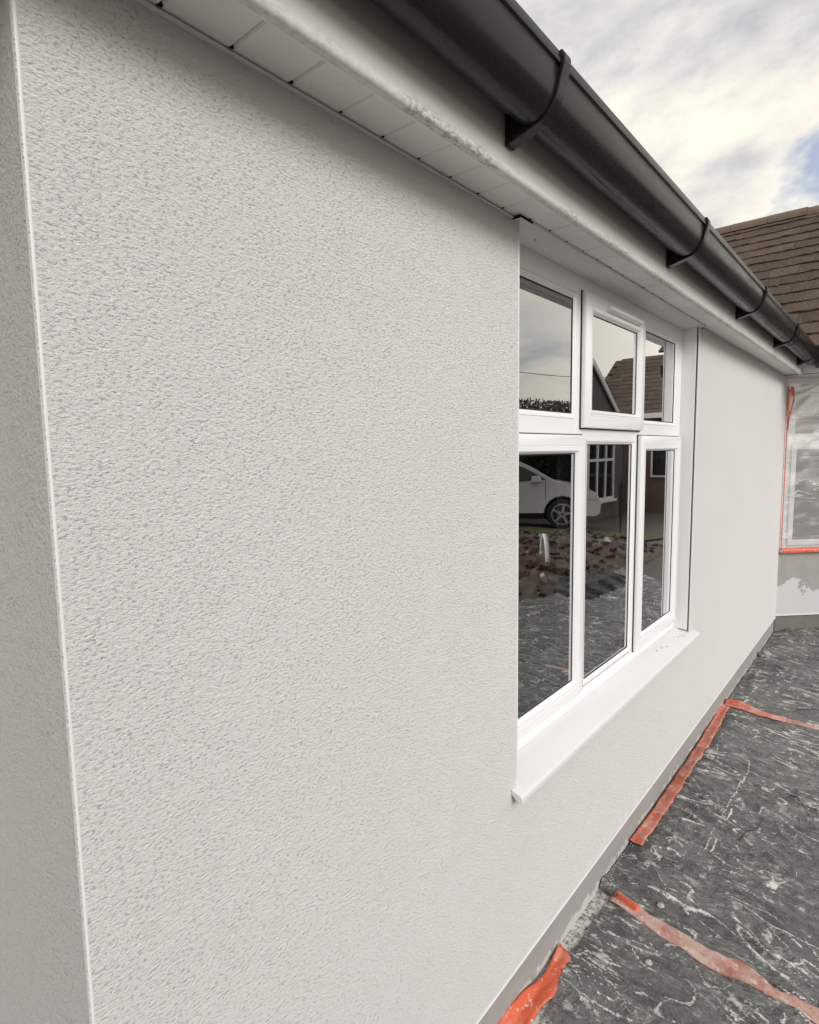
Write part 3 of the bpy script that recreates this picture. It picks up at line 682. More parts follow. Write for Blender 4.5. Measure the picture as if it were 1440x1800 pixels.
facet_box(mb, a0+0.045, a1-0.05, -0.011, 0.004, 1.52, 1.57); facet_box(mb, a0+0.045, a1-0.05, -0.011, 0.004, 0.66, 0.71)
facet_box(mb, a0+0.045, a0+0.09, -0.011, 0.004, 0.71, 1.52); facet_box(mb, a1-0.095, a1-0.05, -0.011, 0.004, 0.71, 1.52)
bwn = mb.build('bay_window', M_pvc, house, bevel=0.003)
mb = MB(); mb.add([fc(a0+.07, -0.04, 0.69), fc(a1-.06, -0.04, 0.69), fc(a1-.06, -0.04, 2.03), fc(a0+.07, -0.04, 2.03)], [(0, 1, 2, 3)])
mb.build('pane', M_glass, bwn, fixn=False)
mb = MB(); facet_box(mb, 0.03, UF, -0.4, -0.39, 0.5, 2.1); mb.build('bay_lining', M_wallin, house)
mb = MB(); facet_box(mb, a1, UF, -0.2, 0.0, 0.60, 2.09); mb.build('bay_pier', M_base, house)
mb = MB(); facet_box(mb, 0.005, UF+.01, -0.05, 0.035, 0.598, 0.618); mb.build('bay_sill', M_pvc, house, bevel=0.003)
# bay front going away along +Y, closing the building
ex = UF*s2
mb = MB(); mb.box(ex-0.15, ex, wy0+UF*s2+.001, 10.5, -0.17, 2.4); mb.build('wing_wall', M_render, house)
# wing eave: soffit and fascia over the bay
mb = MB(); mb.box(0.1285, 0.78, 5.900, 5.92, 2.158, 2.33); mb.build('wing_fascia', M_fascia, house)
mb = MB(); mb.box(-0.001, 0.78, 5.921, 7.3, 2.152, 2.165); mb.box(0.113, .78, 5.896, 5.92, 2.150, 2.157); mb.build('wing_soffit', M_soffit, house)
mb = MB(); mb.box(0.0, 0.78, 5.935, 5.941, 2.147, 2.1515); mb.build('eave_gap', M_void, house)

# film taped over the bay window
mb = MB(); nu, nz = 40, 70; vs = []
uu = np.linspace(0.012, 0.60, nu); zz = np.linspace(0.622, 2.095, nz)
U, Zg = np.meshgrid(uu, zz, indexing='ij')
dd_ = 0.016+0.012*np.abs(fb(U*2+Zg*1.0, Zg*5-U*2, 2))*2+0.0015*fb(U*12, Zg*12, 2)
vs = [fc(U[i, j], dd_[i, j], Zg[i, j]) for i in range(nu) for j in range(nz)]
mb.add(vs, [(i*nz+j, (i+1)*nz+j, (i+1)*nz+j+1, i*nz+j+1) for i in range(nu-1) for j in range(nz-1)])
o_ = mb.build('masking_film', M_film, smooth=True, angle=70, fixn=False); seat(o_, fc(0.3, 0.014, 0.622))
tag(o_, 'creased clear plastic film taped over the far bay window', 'plastic film')

# ------------------------------------------------------------------ polythene sheets
def sheet_h(x, y):
    """height above the path of the black polythene at (x,y) arrays"""
    x = np.asarray(x, float); y = np.asarray(y, float)
    wx = 0.25*fb(x*1.3+4, y*1.3, 2); wyy = 0.25*fb(x*1.3, y*1.3+9, 2)
    c_, s_ = math.cos(R(18)), math.sin(R(18))
    u = (x+wx)*c_+(y+wyy)*s_*-1; v = (x+wx)*s_+(y+wyy)*c_
    v2 = (y+wyy)*c_+(x+wx)*s_; 
    r1 = 1-np.abs(fb(u*1.4, v2*7.5, 3))*3.2; r1 = np.clip(r1, 0, 1)**2.2
    r2 = 1-np.abs(fb(u*3.0+7, v2*17+3, 3))*3.2; r2 = np.clip(r2, 0, 1)**2
    g = np.clip(fb(x*1.1+3, y*1.1+8, 2)*2+0.55, 0, 1)
    b1 = np.clip(1-np.abs(fb(u*0.9+2, v2*3.4+1, 2))*2.6, 0, 1)**1.5
    h = 0.026*b1*g+0.020*r1*g+0.010*r2*np.clip(g+.3, 0, 1)+0.012*fb(x*2.1, y*2.1+3, 3)+0.003*fb(x*18, y*18, 3)
    return 0.010+np.clip(h, -0.008, 0.05)*np.clip((x+0.02)/0.10, 0.25, 1)
def ridge_dust_glint(x, y):  # white along the fold ridges: render dust plus painted highlights
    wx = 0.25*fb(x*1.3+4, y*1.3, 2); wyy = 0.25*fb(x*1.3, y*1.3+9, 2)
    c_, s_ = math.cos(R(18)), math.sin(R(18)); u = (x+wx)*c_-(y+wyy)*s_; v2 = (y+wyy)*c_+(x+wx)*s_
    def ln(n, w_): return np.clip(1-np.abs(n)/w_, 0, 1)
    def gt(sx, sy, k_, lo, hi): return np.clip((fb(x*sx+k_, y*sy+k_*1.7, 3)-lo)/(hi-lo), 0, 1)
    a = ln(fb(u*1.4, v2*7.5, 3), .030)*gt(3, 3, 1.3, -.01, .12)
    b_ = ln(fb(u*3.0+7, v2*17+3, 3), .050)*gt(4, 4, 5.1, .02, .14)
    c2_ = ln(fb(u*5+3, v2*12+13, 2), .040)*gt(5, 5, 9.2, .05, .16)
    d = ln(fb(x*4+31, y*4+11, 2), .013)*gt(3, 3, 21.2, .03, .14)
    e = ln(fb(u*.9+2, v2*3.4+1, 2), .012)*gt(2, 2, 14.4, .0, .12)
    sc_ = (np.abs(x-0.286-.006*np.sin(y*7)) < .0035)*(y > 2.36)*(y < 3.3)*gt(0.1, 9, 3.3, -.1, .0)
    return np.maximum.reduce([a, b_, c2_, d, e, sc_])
SZ = -0.158
def interp(pts, v):
    xs_ = [p[0] for p in pts]; ys_ = [p[1] for p in pts]; return np.interp(v, xs_, ys_)
# lines running out from the wall: y as a function of x
CL = [(-0.05, 2.085), (0.045, 2.065), (0.174, 2.029), (0.298, 2.002), (0.394, 1.978), (0.493, 1.985), (0.59, 1.967), (0.706, 1.975), (1.0, 1.93), (3, 1.7)]
BL = [(-0.05, 4.16), (0.0, 4.16), (0.117, 4.155), (0.233, 4.122), (0.315, 4.127), (0.513, 4.12), (1.0, 4.05), (3, 3.9)]
FL = [(-0.05, 5.30), (0.05, 5.32), (0.39, 5.46), (1.0, 5.5), (3, 5.6)]
def left_near(y): return interp([(-1.5, 0.085), (1.30, 0.075), (1.44, 0.071), (1.58, 0.058), (1.73, 0.036), (1.95, 0.040), (2.12, 0.046)], y)+0.003*pn(y*40, y*0+2)
def left_far(y): return interp([(1.9, 0.012), (2.05, -0.006), (2.13, -0.008), (2.25, -0.006), (2.55, 0.0), (3.2, 0.006), (4.0, -0.004), (4.9, 0.004), (6.4, 0.0)], y)+0.004*pn(y*25, y*0+5)
def sheet(name, lf, y_lo, y_hi, lift, label, nx, ny, roll=False, xr=2.2):
    us = np.linspace(0, 1, nx)**1.35; vs_ = np.linspace(0, 1, ny)
    U, V = np.meshgrid(us, vs_, indexing='ij')
    Xa = U*xr; Yl = y_lo(Xa); Yh = y_hi(Xa); Y = Yl+(Yh-Yl)*V
    Lx = lf(Y); X = Lx+(xr-Lx)*U; Yl = y_lo(X); Yh = y_hi(X); Y = Yl+(Yh-Yl)*V
    H = sheet_h(X, Y)+lift
    if roll:   # doubled-over rounded edge
        d = Y-Yl; H = H+0.020*np.exp(-((d-0.035)/0.040)**2)*np.clip(1.0-(X-0.05)/0.16, 0.12, 1)*np.clip(d/0.016, 0, 1)**.5
    H = H-0.006*np.clip(1-U*28, 0, 1)
    n_ = ny; vv = list(zip(X.ravel().tolist(), Y.ravel().tolist(), (SZ+H).ravel().tolist()))
    mb = MB(); mb.add(vv, [(i*n_+j, (i+1)*n_+j, (i+1)*n_+j+1, i*n_+j+1) for i in range(nx-1) for j in range(ny-1)])
    dust_glint_ = ridge_dust_glint(X, Y).ravel()
    # turned-down rim so the sheet has an edge
    rim = [(i*n_) for i in range(nx)]
    b0 = len(mb.v); mb.v += [(mb.v[i][0], mb.v[i][1]+0.002, mb.v[i][2]-0.012) for i in rim]
    for k_ in range(nx-1): mb.f.append((rim[k_], b0+k_, b0+k_+1, rim[k_+1])); mb.mi.append(0)
    o_ = mb.build(name, M_poly, smooth=True, angle=75, fixn=False)
    at_ = o_.data.attributes.new('ridge_dust_glint', 'FLOAT', 'POINT'); dv = np.zeros(len(o_.data.vertices), np.float32); dv[:len(dust_glint_)] = dust_glint_
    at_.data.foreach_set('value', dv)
    return tag(o_, label, 'plastic sheet', 'black dust sheets laid along the foot of the wall')
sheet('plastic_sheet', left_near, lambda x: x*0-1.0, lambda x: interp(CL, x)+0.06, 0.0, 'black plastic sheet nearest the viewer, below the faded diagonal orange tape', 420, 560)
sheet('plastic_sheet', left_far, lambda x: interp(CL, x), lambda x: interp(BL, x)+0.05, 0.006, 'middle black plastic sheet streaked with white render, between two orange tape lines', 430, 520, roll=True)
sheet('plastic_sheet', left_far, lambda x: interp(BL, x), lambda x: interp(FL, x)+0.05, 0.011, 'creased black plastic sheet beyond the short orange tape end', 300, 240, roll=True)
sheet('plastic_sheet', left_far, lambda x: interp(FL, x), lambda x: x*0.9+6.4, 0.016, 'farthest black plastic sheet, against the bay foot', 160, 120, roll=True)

# ------------------------------------------------------------------ tape
def ztop(x, y, lift=0.003):
    z = SZ+float(sheet_h(np.array([x]), np.array([y]))[0]); add = 0.0
    for ln_, lf_ in ((CL, .006), (BL, .011), (FL, .016)):
        d = y-float(interp(ln_, x))
        if d >= 0: add = lf_+0.020*math.exp(-((d-0.035)/0.040)**2)*min(1, max(0.12, 1.0-(x-0.05)/0.16))*min(1, max(0, d/0.016))**.5
    return z+add+lift
def ribbon(name, path, width, m_, label, lift=0.003, crumple=0.0, seg=7, zf=None, step=0.012, seed=0, floor_=0.003):
    P = [Vector((*p, 0)) for p in path]; out = []
    for a, b_ in zip(P[:-1], P[1:]):
        k_ = max(1, int((b_-a).length/step)); out += [a.lerp(b_, i/k_) for i in range(k_)]
    out.append(P[-1])
    # smooth
    for _ in range(6): out = [out[0]]+[(out[i-1]+out[i]*2+out[i+1])/4 for i in range(1, len(out)-1)]+[out[-1]]
    mb = MB(); vs = []; n = len(out)
    for i, p in enumerate(out):
        d = (out[min(i+1, n-1)]-out[max(i-1, 0)]).normalized(); q = Vector((-d.y, d.x, 0))
        wj = width*(1+0.10*float(pn(np.array([i*0.11+seed]), np.array([3.3]))[0])*2)
        for k_ in range(seg+1):
            f = (k_/seg-0.5); e = 0.0022*float(pn(np.array([i*0.12+seed]), np.array([k_*5.0]))[0]) if k_ in (0, seg) else 0
            pt = p+q*(f*wj+e)
            z = (max(zf(pt.x, pt.y), ztop(pt.x, pt.y, floor_)) if zf else ztop(pt.x, pt.y, lift))
            z += crumple*float(fb(np.array([i*0.17+seed]), np.array([k_*0.45+seed]), 3)[0])*2 - (0.003 if k_ in (0, seg) else 0)
            vs.append((pt.x, pt.y, z))
    s_ = seg+1
    mb.add(vs, [(i*s_+k_, (i+1)*s_+k_, (i+1)*s_+k_+1, i*s_+k_+1) for i in range(n-1) for k_ in range(seg)])
    o_ = mb.build(name, m_, smooth=True, angle=50, fixn=False)
    so2 = o_.modifiers.new('thick', 'SOLIDIFY'); so2.thickness = 0.0012; so2.offset = 1
    seat(o_, (out[0].x, out[0].y, vs[0][2]))
    return tag(o_, label, 'tape', 'orange tape on the dust sheets')
ribbon('tape_strip', [(0.055, 2.055), (0.174, 2.022), (0.298, 1.995), (0.394, 1.972), (0.493, 1.978), (0.59, 1.96), (0.72, 1.962), (1.0, 1.92), (1.7, 1.83)], 0.052, M_tape2,
       'long faded orange tape strip crossing the near black sheets diagonally', seed=1, lift=0.0032)
def za(x, y): return SZ+0.020+0.010*max(0, min(1, (0.012-x)/0.02))+0.004+0.002*float(pn(np.array([x*20]), np.array([y*7]))[0])
ribbon('tape_strip', [(0.020, 2.40), (0.026, 2.60), (0.030, 2.85), (0.030, 3.2), (0.028, 3.55), (0.020, 3.85), (0.004, 4.12)], 0.056, M_tape1,
       'straight orange tape strip running beside the grey plinth, pale dust down its middle', seed=5, zf=za, crumple=0.002)
ribbon('tape_strip', [(-0.005, 4.165), (0.117, 4.160), (0.20, 4.13), (0.28, 4.128), (0.345, 4.130)], 0.058, M_tape1,
       'short orange tape tail turning out from the wall at the top of the long strip', seed=9, lift=0.007, crumple=0.003)
ribbon('tape_strip', [(0.34, 4.13), (0.5, 4.12), (0.75, 4.09), (1.1, 4.05)], 0.035, M_tape2, 'thin washed out tape strip carrying on right from the orange tail', seed=12, lift=0.003)
def zd(x, y): return SZ+0.010+0.055*max(0, min(1, (0.012-x)/0.035))**1.3
ribbon('tape_strip', [(0.028, 1.725), (0.034, 1.65), (0.036, 1.56), (0.020, 1.50), (0.018, 1.36), (0.020, 1.2), (0.020, 1.0)], 0.062, M_tape0,
       'crumpled bright orange tape stuck at the plinth in the bottom corner', seed=20, zf=zd, crumple=0.0045, seg=9, step=0.014, floor_=-0.02)
ribbon('tape_strip', [(0.062, 2.058), (0.10, 2.049), (0.155, 2.036)], 0.022, M_tape0, 'bright orange fleck of tape on the folded black sheet edge', seed=25, lift=0.0065)
# tape round the bay window
mb = MB(); n = 26; vs = []
for k_ in range(n+1):
    u = 0.004+(UF-0.05)*k_/n
    for (d, z) in ((0.012, 0.640), (0.037, 0.628), (0.040, 0.612), (0.037, 0.596)):
        vs.append(fc(u, d+random.uniform(-.001, .0015), z+0.004*float(pn(np.array([u*25]), np.array([z*9]))[0])))
mb.add(vs, [(i*4+k_, (i+1)*4+k_, (i+1)*4+k_+1, i*4+k_+1) for i in range(n) for k_ in range(3)])
o_ = mb.build('tape_strip', M_tape0, smooth=True, angle=60, fixn=False); seat(o_, fc(0.004, 0.03, 0.6)); tag(o_, 'orange tape wrapped over the sill of the far film covered bay window', 'tape')
mb = MB(); vs = []; n = 60
for k_ in range(n+1):
    z = 0.635+(2.07-0.635)*k_/n
    wd = 0.010+0.045*math.exp(-((z-1.98)/0.13)**2)
    for f in (0, 0.5, 1): vs.append(fc(0.002+f*wd, 0.017+0.012*(f == 1)*(z > 1.7)+random.uniform(-.001, .001), z))
mb.add(vs, [(i*3+k_, (i+1)*3+k_, (i+1)*3+k_+1, i*3+k_+1) for i in range(n) for k_ in range(2)])
o_ = mb.build('tape_strip', M_tape0, smooth=True, angle=60, fixn=False); seat(o_, fc(0.004, 0.02, 0.635)); tag(o_, 'upright orange tape down the left edge of the film covered bay window', 'tape')

# ------------------------------------------------------------------ dried splashes of render
SPL = [[(0.1398, 2.2668), (0.1996, 2.2021), (0.2228, 2.1379), (0.2534, 2.148)], [(0.1671, 1.8885), (0.2367, 1.8243), (0.3098, 1.8056)], [(0.2207, 1.9447), (0.2522, 1.9079), (0.2766, 1.9036)], [(0.1512, 1.6985), (0.1965, 1.6814), (0.2508, 1.6442)], [(0.1395, 2.8805), (0.1667, 2.8546), (0.2143, 2.8693), (0.2652, 2.8417)], [(0.2044, 3.554), (0.2694, 3.4161), (0.2849, 3.2971)], [(0.0634, 3.0512), (0.142, 2.9565)], [(0.0673, 1.6694), (0.1214, 1.6202)], [(0.397, 2.9925), (0.4809, 2.9275), (0.5839, 2.8682)], [(0.3989, 2.3025), (0.439, 2.2982), (0.5056, 2.3094), (0.5765, 2.272)], [(0.2725, 3.2178), (0.2752, 3.0133), (0.2692, 2.8227)], [(0.2621, 2.6998), (0.2534, 2.5355)], [(0.1435, 2.1034), (0.1826, 2.0763)], [(0.056, 1.7125), (0.0791, 1.7552), (0.1306, 1.7496)], [(0.3638, 3.5522), (0.4494, 3.5591), (0.552, 3.4678)], [(0.3427, 2.5796), (0.385, 2.5417), (0.4735, 2.5112)]]
mb = MB(); rs = random.Random(5)
def splash(pts, w0):
    P = [Vector((*p, 0)) for p in pts]; out = []
    for a, b_ in zip(P[:-1], P[1:]):
        k_ = max(2, int((b_-a).length/0.003)); out += [a.lerp(b_, i/k_) for i in range(k_)]
    out.append(P[-1])
    for _ in range(2): out = [out[0]]+[(out[i-1]+out[i]*2+out[i+1])/4 for i in range(1, len(out)-1)]+[out[-1]]
    n = len(out); vs = []; sd_ = rs.random()*50
    for i, p in enumerate(out):
        d = (out[min(i+1, n-1)]-out[max(i-1, 0)]).normalized(); q = Vector((-d.y, d.x, 0)); t_ = i/(n-1)
        wv_ = float(fb(np.array([i*.33+sd_]), np.array([1.7]), 2)[0]); rg = float(fb(np.array([i*.33+sd_*2]), np.array([7.7]), 3)[0]); wd = w0*(0.10+0.9*math.sin(math.pi*min(1, max(0, t_*.94+.03)))**.6)*max(0.02, 0.42+3.0*rg); p = p+q*(wv_*0.010+rg*.004)
        for f, h_ in ((-.5, -0.001), (-.2, .0016), (.2, .0016), (.5, -0.001)):
            r_ = p+q*f*wd; vs.append((r_.x, r_.y, ztop(r_.x, r_.y, 0.0009)+h_))
    mb.add(vs, [(i*4+k_, (i+1)*4+k_, (i+1)*4+k_+1, i*4+k_+1) for i in range(n-1) for k_ in range(3)])
for pts in SPL: splash(pts, 0.0085)
for k_ in range(60):
    x0 = rs.uniform(0.06, 1.3); y0 = rs.uniform(1.25, 5.4); a = R(-22)+rs.gauss(0, .5); l_ = rs.uniform(.008, .06)*(1.5 if rs.random() < .15 else 1)
    p1 = (x0+math.cos(a)*l_*.5, y0+math.sin(a)*l_*.5); a += rs.gauss(0, .6); p2 = (p1[0]+math.cos(a)*l_*.5, p1[1]+math.sin(a)*l_*.5)
    if abs(y0-float(interp(CL, x0))) < .06: continue
    splash([(x0, y0), p1, p2], rs.uniform(.004, .010))
tag(mb.build('render_splashes', M_splash, smooth=True, angle=80, fixn=False), 'pale dried splashes of render across the black sheets', 'render splashes', kind='stuff')

# ------------------------------------------------------------------ twigs and crumbs
def twig(pts, r_, label):
    mb = MB(); P = []
    for i, (x, y) in enumerate(pts): P.append((x, y, ztop(x, y, 0.004)+0.004*(1+math.sin(i*1.3))))
    # smooth subdivide
    Q = []
    for a, b_ in zip(P[:-1], P[1:]):
        for f in (0, .33, .66): Q.append(tuple(a[k_]+(b_[k_]-a[k_])*f for k_ in range(3)))
    Q.append(P[-1]); rr = [r_*(1-0.7*i/len(Q)) for i in range(len(Q))]
    mb.tube(Q, rr, 6); o_ = mb.build('twig', M_twig, smooth=True, angle=80); seat(o_, P[0]); tag(o_, label, 'twig', 'twigs on the dust sheets')
twig([(0.365, 2.66), (0.380, 2.72), (0.400, 2.80), (0.412, 2.88), (0.421, 2.985)], 0.0022, 'thin curved dark twig lying left of the other on the middle sheet')
twig([(0.475, 3.19), (0.515, 3.155), (0.548, 3.11), (0.572, 3.06), (0.592, 3.00)], 0.0026, 'dark curved twig near the right edge of the middle sheet')
twig([(0.38, 4.33), (0.43, 4.36), (0.47, 4.40), (0.53, 4.41)], 0.0028, 'small forked dark twig beyond the short orange tail')
def crumb(x, y, r_, label):
    bm = bmesh.new(); bmesh.ops.create_icosphere(bm, subdivisions=2, radius=r_)
    for v in bm.verts: v.co *= random.uniform(0.78, 1.2); v.co.z *= 0.55
    me = bpy.data.meshes.new('render_crumb'); bm.to_mesh(me); bm.free(); me.materials.append(M_stone)
    o_ = bpy.data.objects.new('render_crumb', me); sc.collection.objects.link(o_); o_.location = (x, y, ztop(x, y, 0.0)+r_*0.25)
    tag(o_, label, 'crumb', 'lumps of dried render on the sheets')
crumb(0.215, 2.10, 0.013, 'grey lump of dried render just beyond the diagonal tape')
crumb(0.255, 1.84, 0.012, 'flat grey render lump on the nearest sheet below the tape')
crumb(0.165, 1.50, 0.006, 'small white render crumb low on the nearest sheet')
mb = MB()
for k_ in range(420):
    yy = random.uniform(1.2, 6.0); xx = -0.008+abs(random.gauss(0, .02)); r_ = random.uniform(.0012, .005)
    if 2.4 < yy < 4.15 and random.random() < .3: continue
    if xx > 0.06: continue
    zz_ = SZ+0.0+(0.018 if yy > 2.1 else 0.0)
    a = random.random()*3
    c_, s_ = math.cos(a)*r_, math.sin(a)*r_
    mb.add([(xx+c_, yy+s_, zz_), (xx-s_, yy+c_, zz_), (xx-c_, yy-s_, zz_), (xx+s_, yy-c_, zz_), (xx, yy, zz_+r_*1.1)], [(0, 1, 4), (1, 2, 4), (2, 3, 4), (3, 0, 4)])
tag(mb.build('render_debris', M_stone), 'scatter of dried render crumbs along the foot of the plinth', 'debris', kind='stuff')

# ------------------------------------------------------------------ across the garden (seen mirrored in the panes)
# rubble heap under terracotta and dark sheeting
mb = MB(); nx, ny = 60, 80; X, Y = np.meshgrid(np.linspace(1.9, 4.6, nx), np.linspace(5.4, 10.6, ny), indexing='ij')
e = np.clip(1-((X-3.3)/1.35)**2, 0, 1)**.5*np.clip(1-((Y-8.0)/2.6)**2, 0, 1)**.5
H = e*(0.30+0.38*fb(X*1.6, Y*1.6, 4)+0.10*np.abs(fb(X*5, Y*5, 3)))
vv = list(zip(X.ravel().tolist(), Y.ravel().tolist(), (GZ-0.02+H).ravel().tolist()))
mb.add(vv, [(i*ny+j, (i+1)*ny+j, (i+1)*ny+j+1, i*ny+j+1) for i in range(nx-1) for j in range(ny-1)])
rr_ = random.Random(11)
for k_ in range(260):
    i = rr_.randrange(4, nx-4); j = rr_.randrange(5, ny-5)
    if e[i, j] < 0.25: continue
    c_ = Vector((X[i, j], Y[i, j], GZ-0.02+H[i, j]+.01)); M3 = Matrix.Rotation(rr_.random()*6.28, 3, 'Z') @ Matrix.Rotation(rr_.gauss(0, .5), 3, 'X') @ Matrix.Rotation(rr_.gauss(0, .4), 3, 'Y')
    a, b_, d_ = rr_.uniform(.02, .10), rr_.uniform(.015, .05), rr_.uniform(.01, .035); p_ = [c_+M3 @ Vector((sx*a*rr_.uniform(.8, 1), sy*b_, sz*d_)) for sx in (-1, 1) for sy in (-1, 1) for sz in (-1, 1)]
    mb.add(p_, [(0, 1, 3, 2), (4, 6, 7, 5), (0, 4, 5, 1), (2, 3, 7, 6), (0, 2, 6, 4), (1, 5, 7, 3)], rr_.choice((0, 1, 1, 3, 3, 3, 2) if k_ % 3 == 0 else (0, 1, 3)))
o_ = mb.build('rubble_heap', [M_clay, M_chip, M_stone, M_floorin], smooth=True, angle=30, fixn=False); seat(o_, (3.3, 8.0, GZ)); tag(o_, 'low heap of red brown rubble and broken brick reflected in the lower panes', 'rubble heap', kind='stuff')
mb = MB(); nx, ny = 30, 40; X, Y = np.meshgrid(np.linspace(1.5, 2.5, nx), np.linspace(6.1, 7.7, ny), indexing='ij')
e = np.clip(1-((X-2.0)/.5)**2, 0, 1)**.5*np.clip(1-((Y-6.9)/.8)**2, 0, 1)**.5; H = e*(0.16+0.2*np.abs(fb(X*3, Y*3, 3)))
vv = list(zip(X.ravel().tolist(), Y.ravel().tolist(), (GZ-0.01+H).ravel().tolist()))
mb.add(vv, [(i*ny+j, (i+1)*ny+j, (i+1)*ny+j+1, i*ny+j+1) for i in range(nx-1) for j in range(ny-1)])
o_ = mb.build('black_sack', M_gut, smooth=True, angle=60, fixn=False); seat(o_, (2.0, 6.9, GZ)); tag(o_, 'crumpled shiny black sack in front of the red brown heap', 'sack')
mb = MB(); P = [(2.62+0.16*math.cos(R(a)), 7.0+0.22*math.cos(R(a)), GZ+0.18+0.42*math.sin(R(a))) for a in range(20, 171, 12)]
mb.tube(P, 0.028, 10); o_ = mb.build('bent_pipe', M_white, smooth=True); tag(o_, 'white bent pipe standing up from the rubble heap', 'pipe')
# lawn strip
mb = MB(); nx, ny = 40, 12; X, Y = np.meshgrid(np.linspace(2.6, 9, nx), np.linspace(10.9, 12.4, ny), indexing='ij')
H = 0.03+0.02*fb(X*3, Y*3, 3); vv = list(zip(X.ravel().tolist(), Y.ravel().tolist(), (np.array([gz(v) for v in Y.ravel()]).reshape(Y.shape)+H).ravel().tolist()))
mb.add(vv, [(i*ny+j, (i+1)*ny+j, (i+1)*ny+j+1, i*ny+j+1) for i in range(nx-1) for j in range(ny-1)])
tag(mb.build('grass_verge', M_grass, smooth=True, fixn=False), kind='structure')

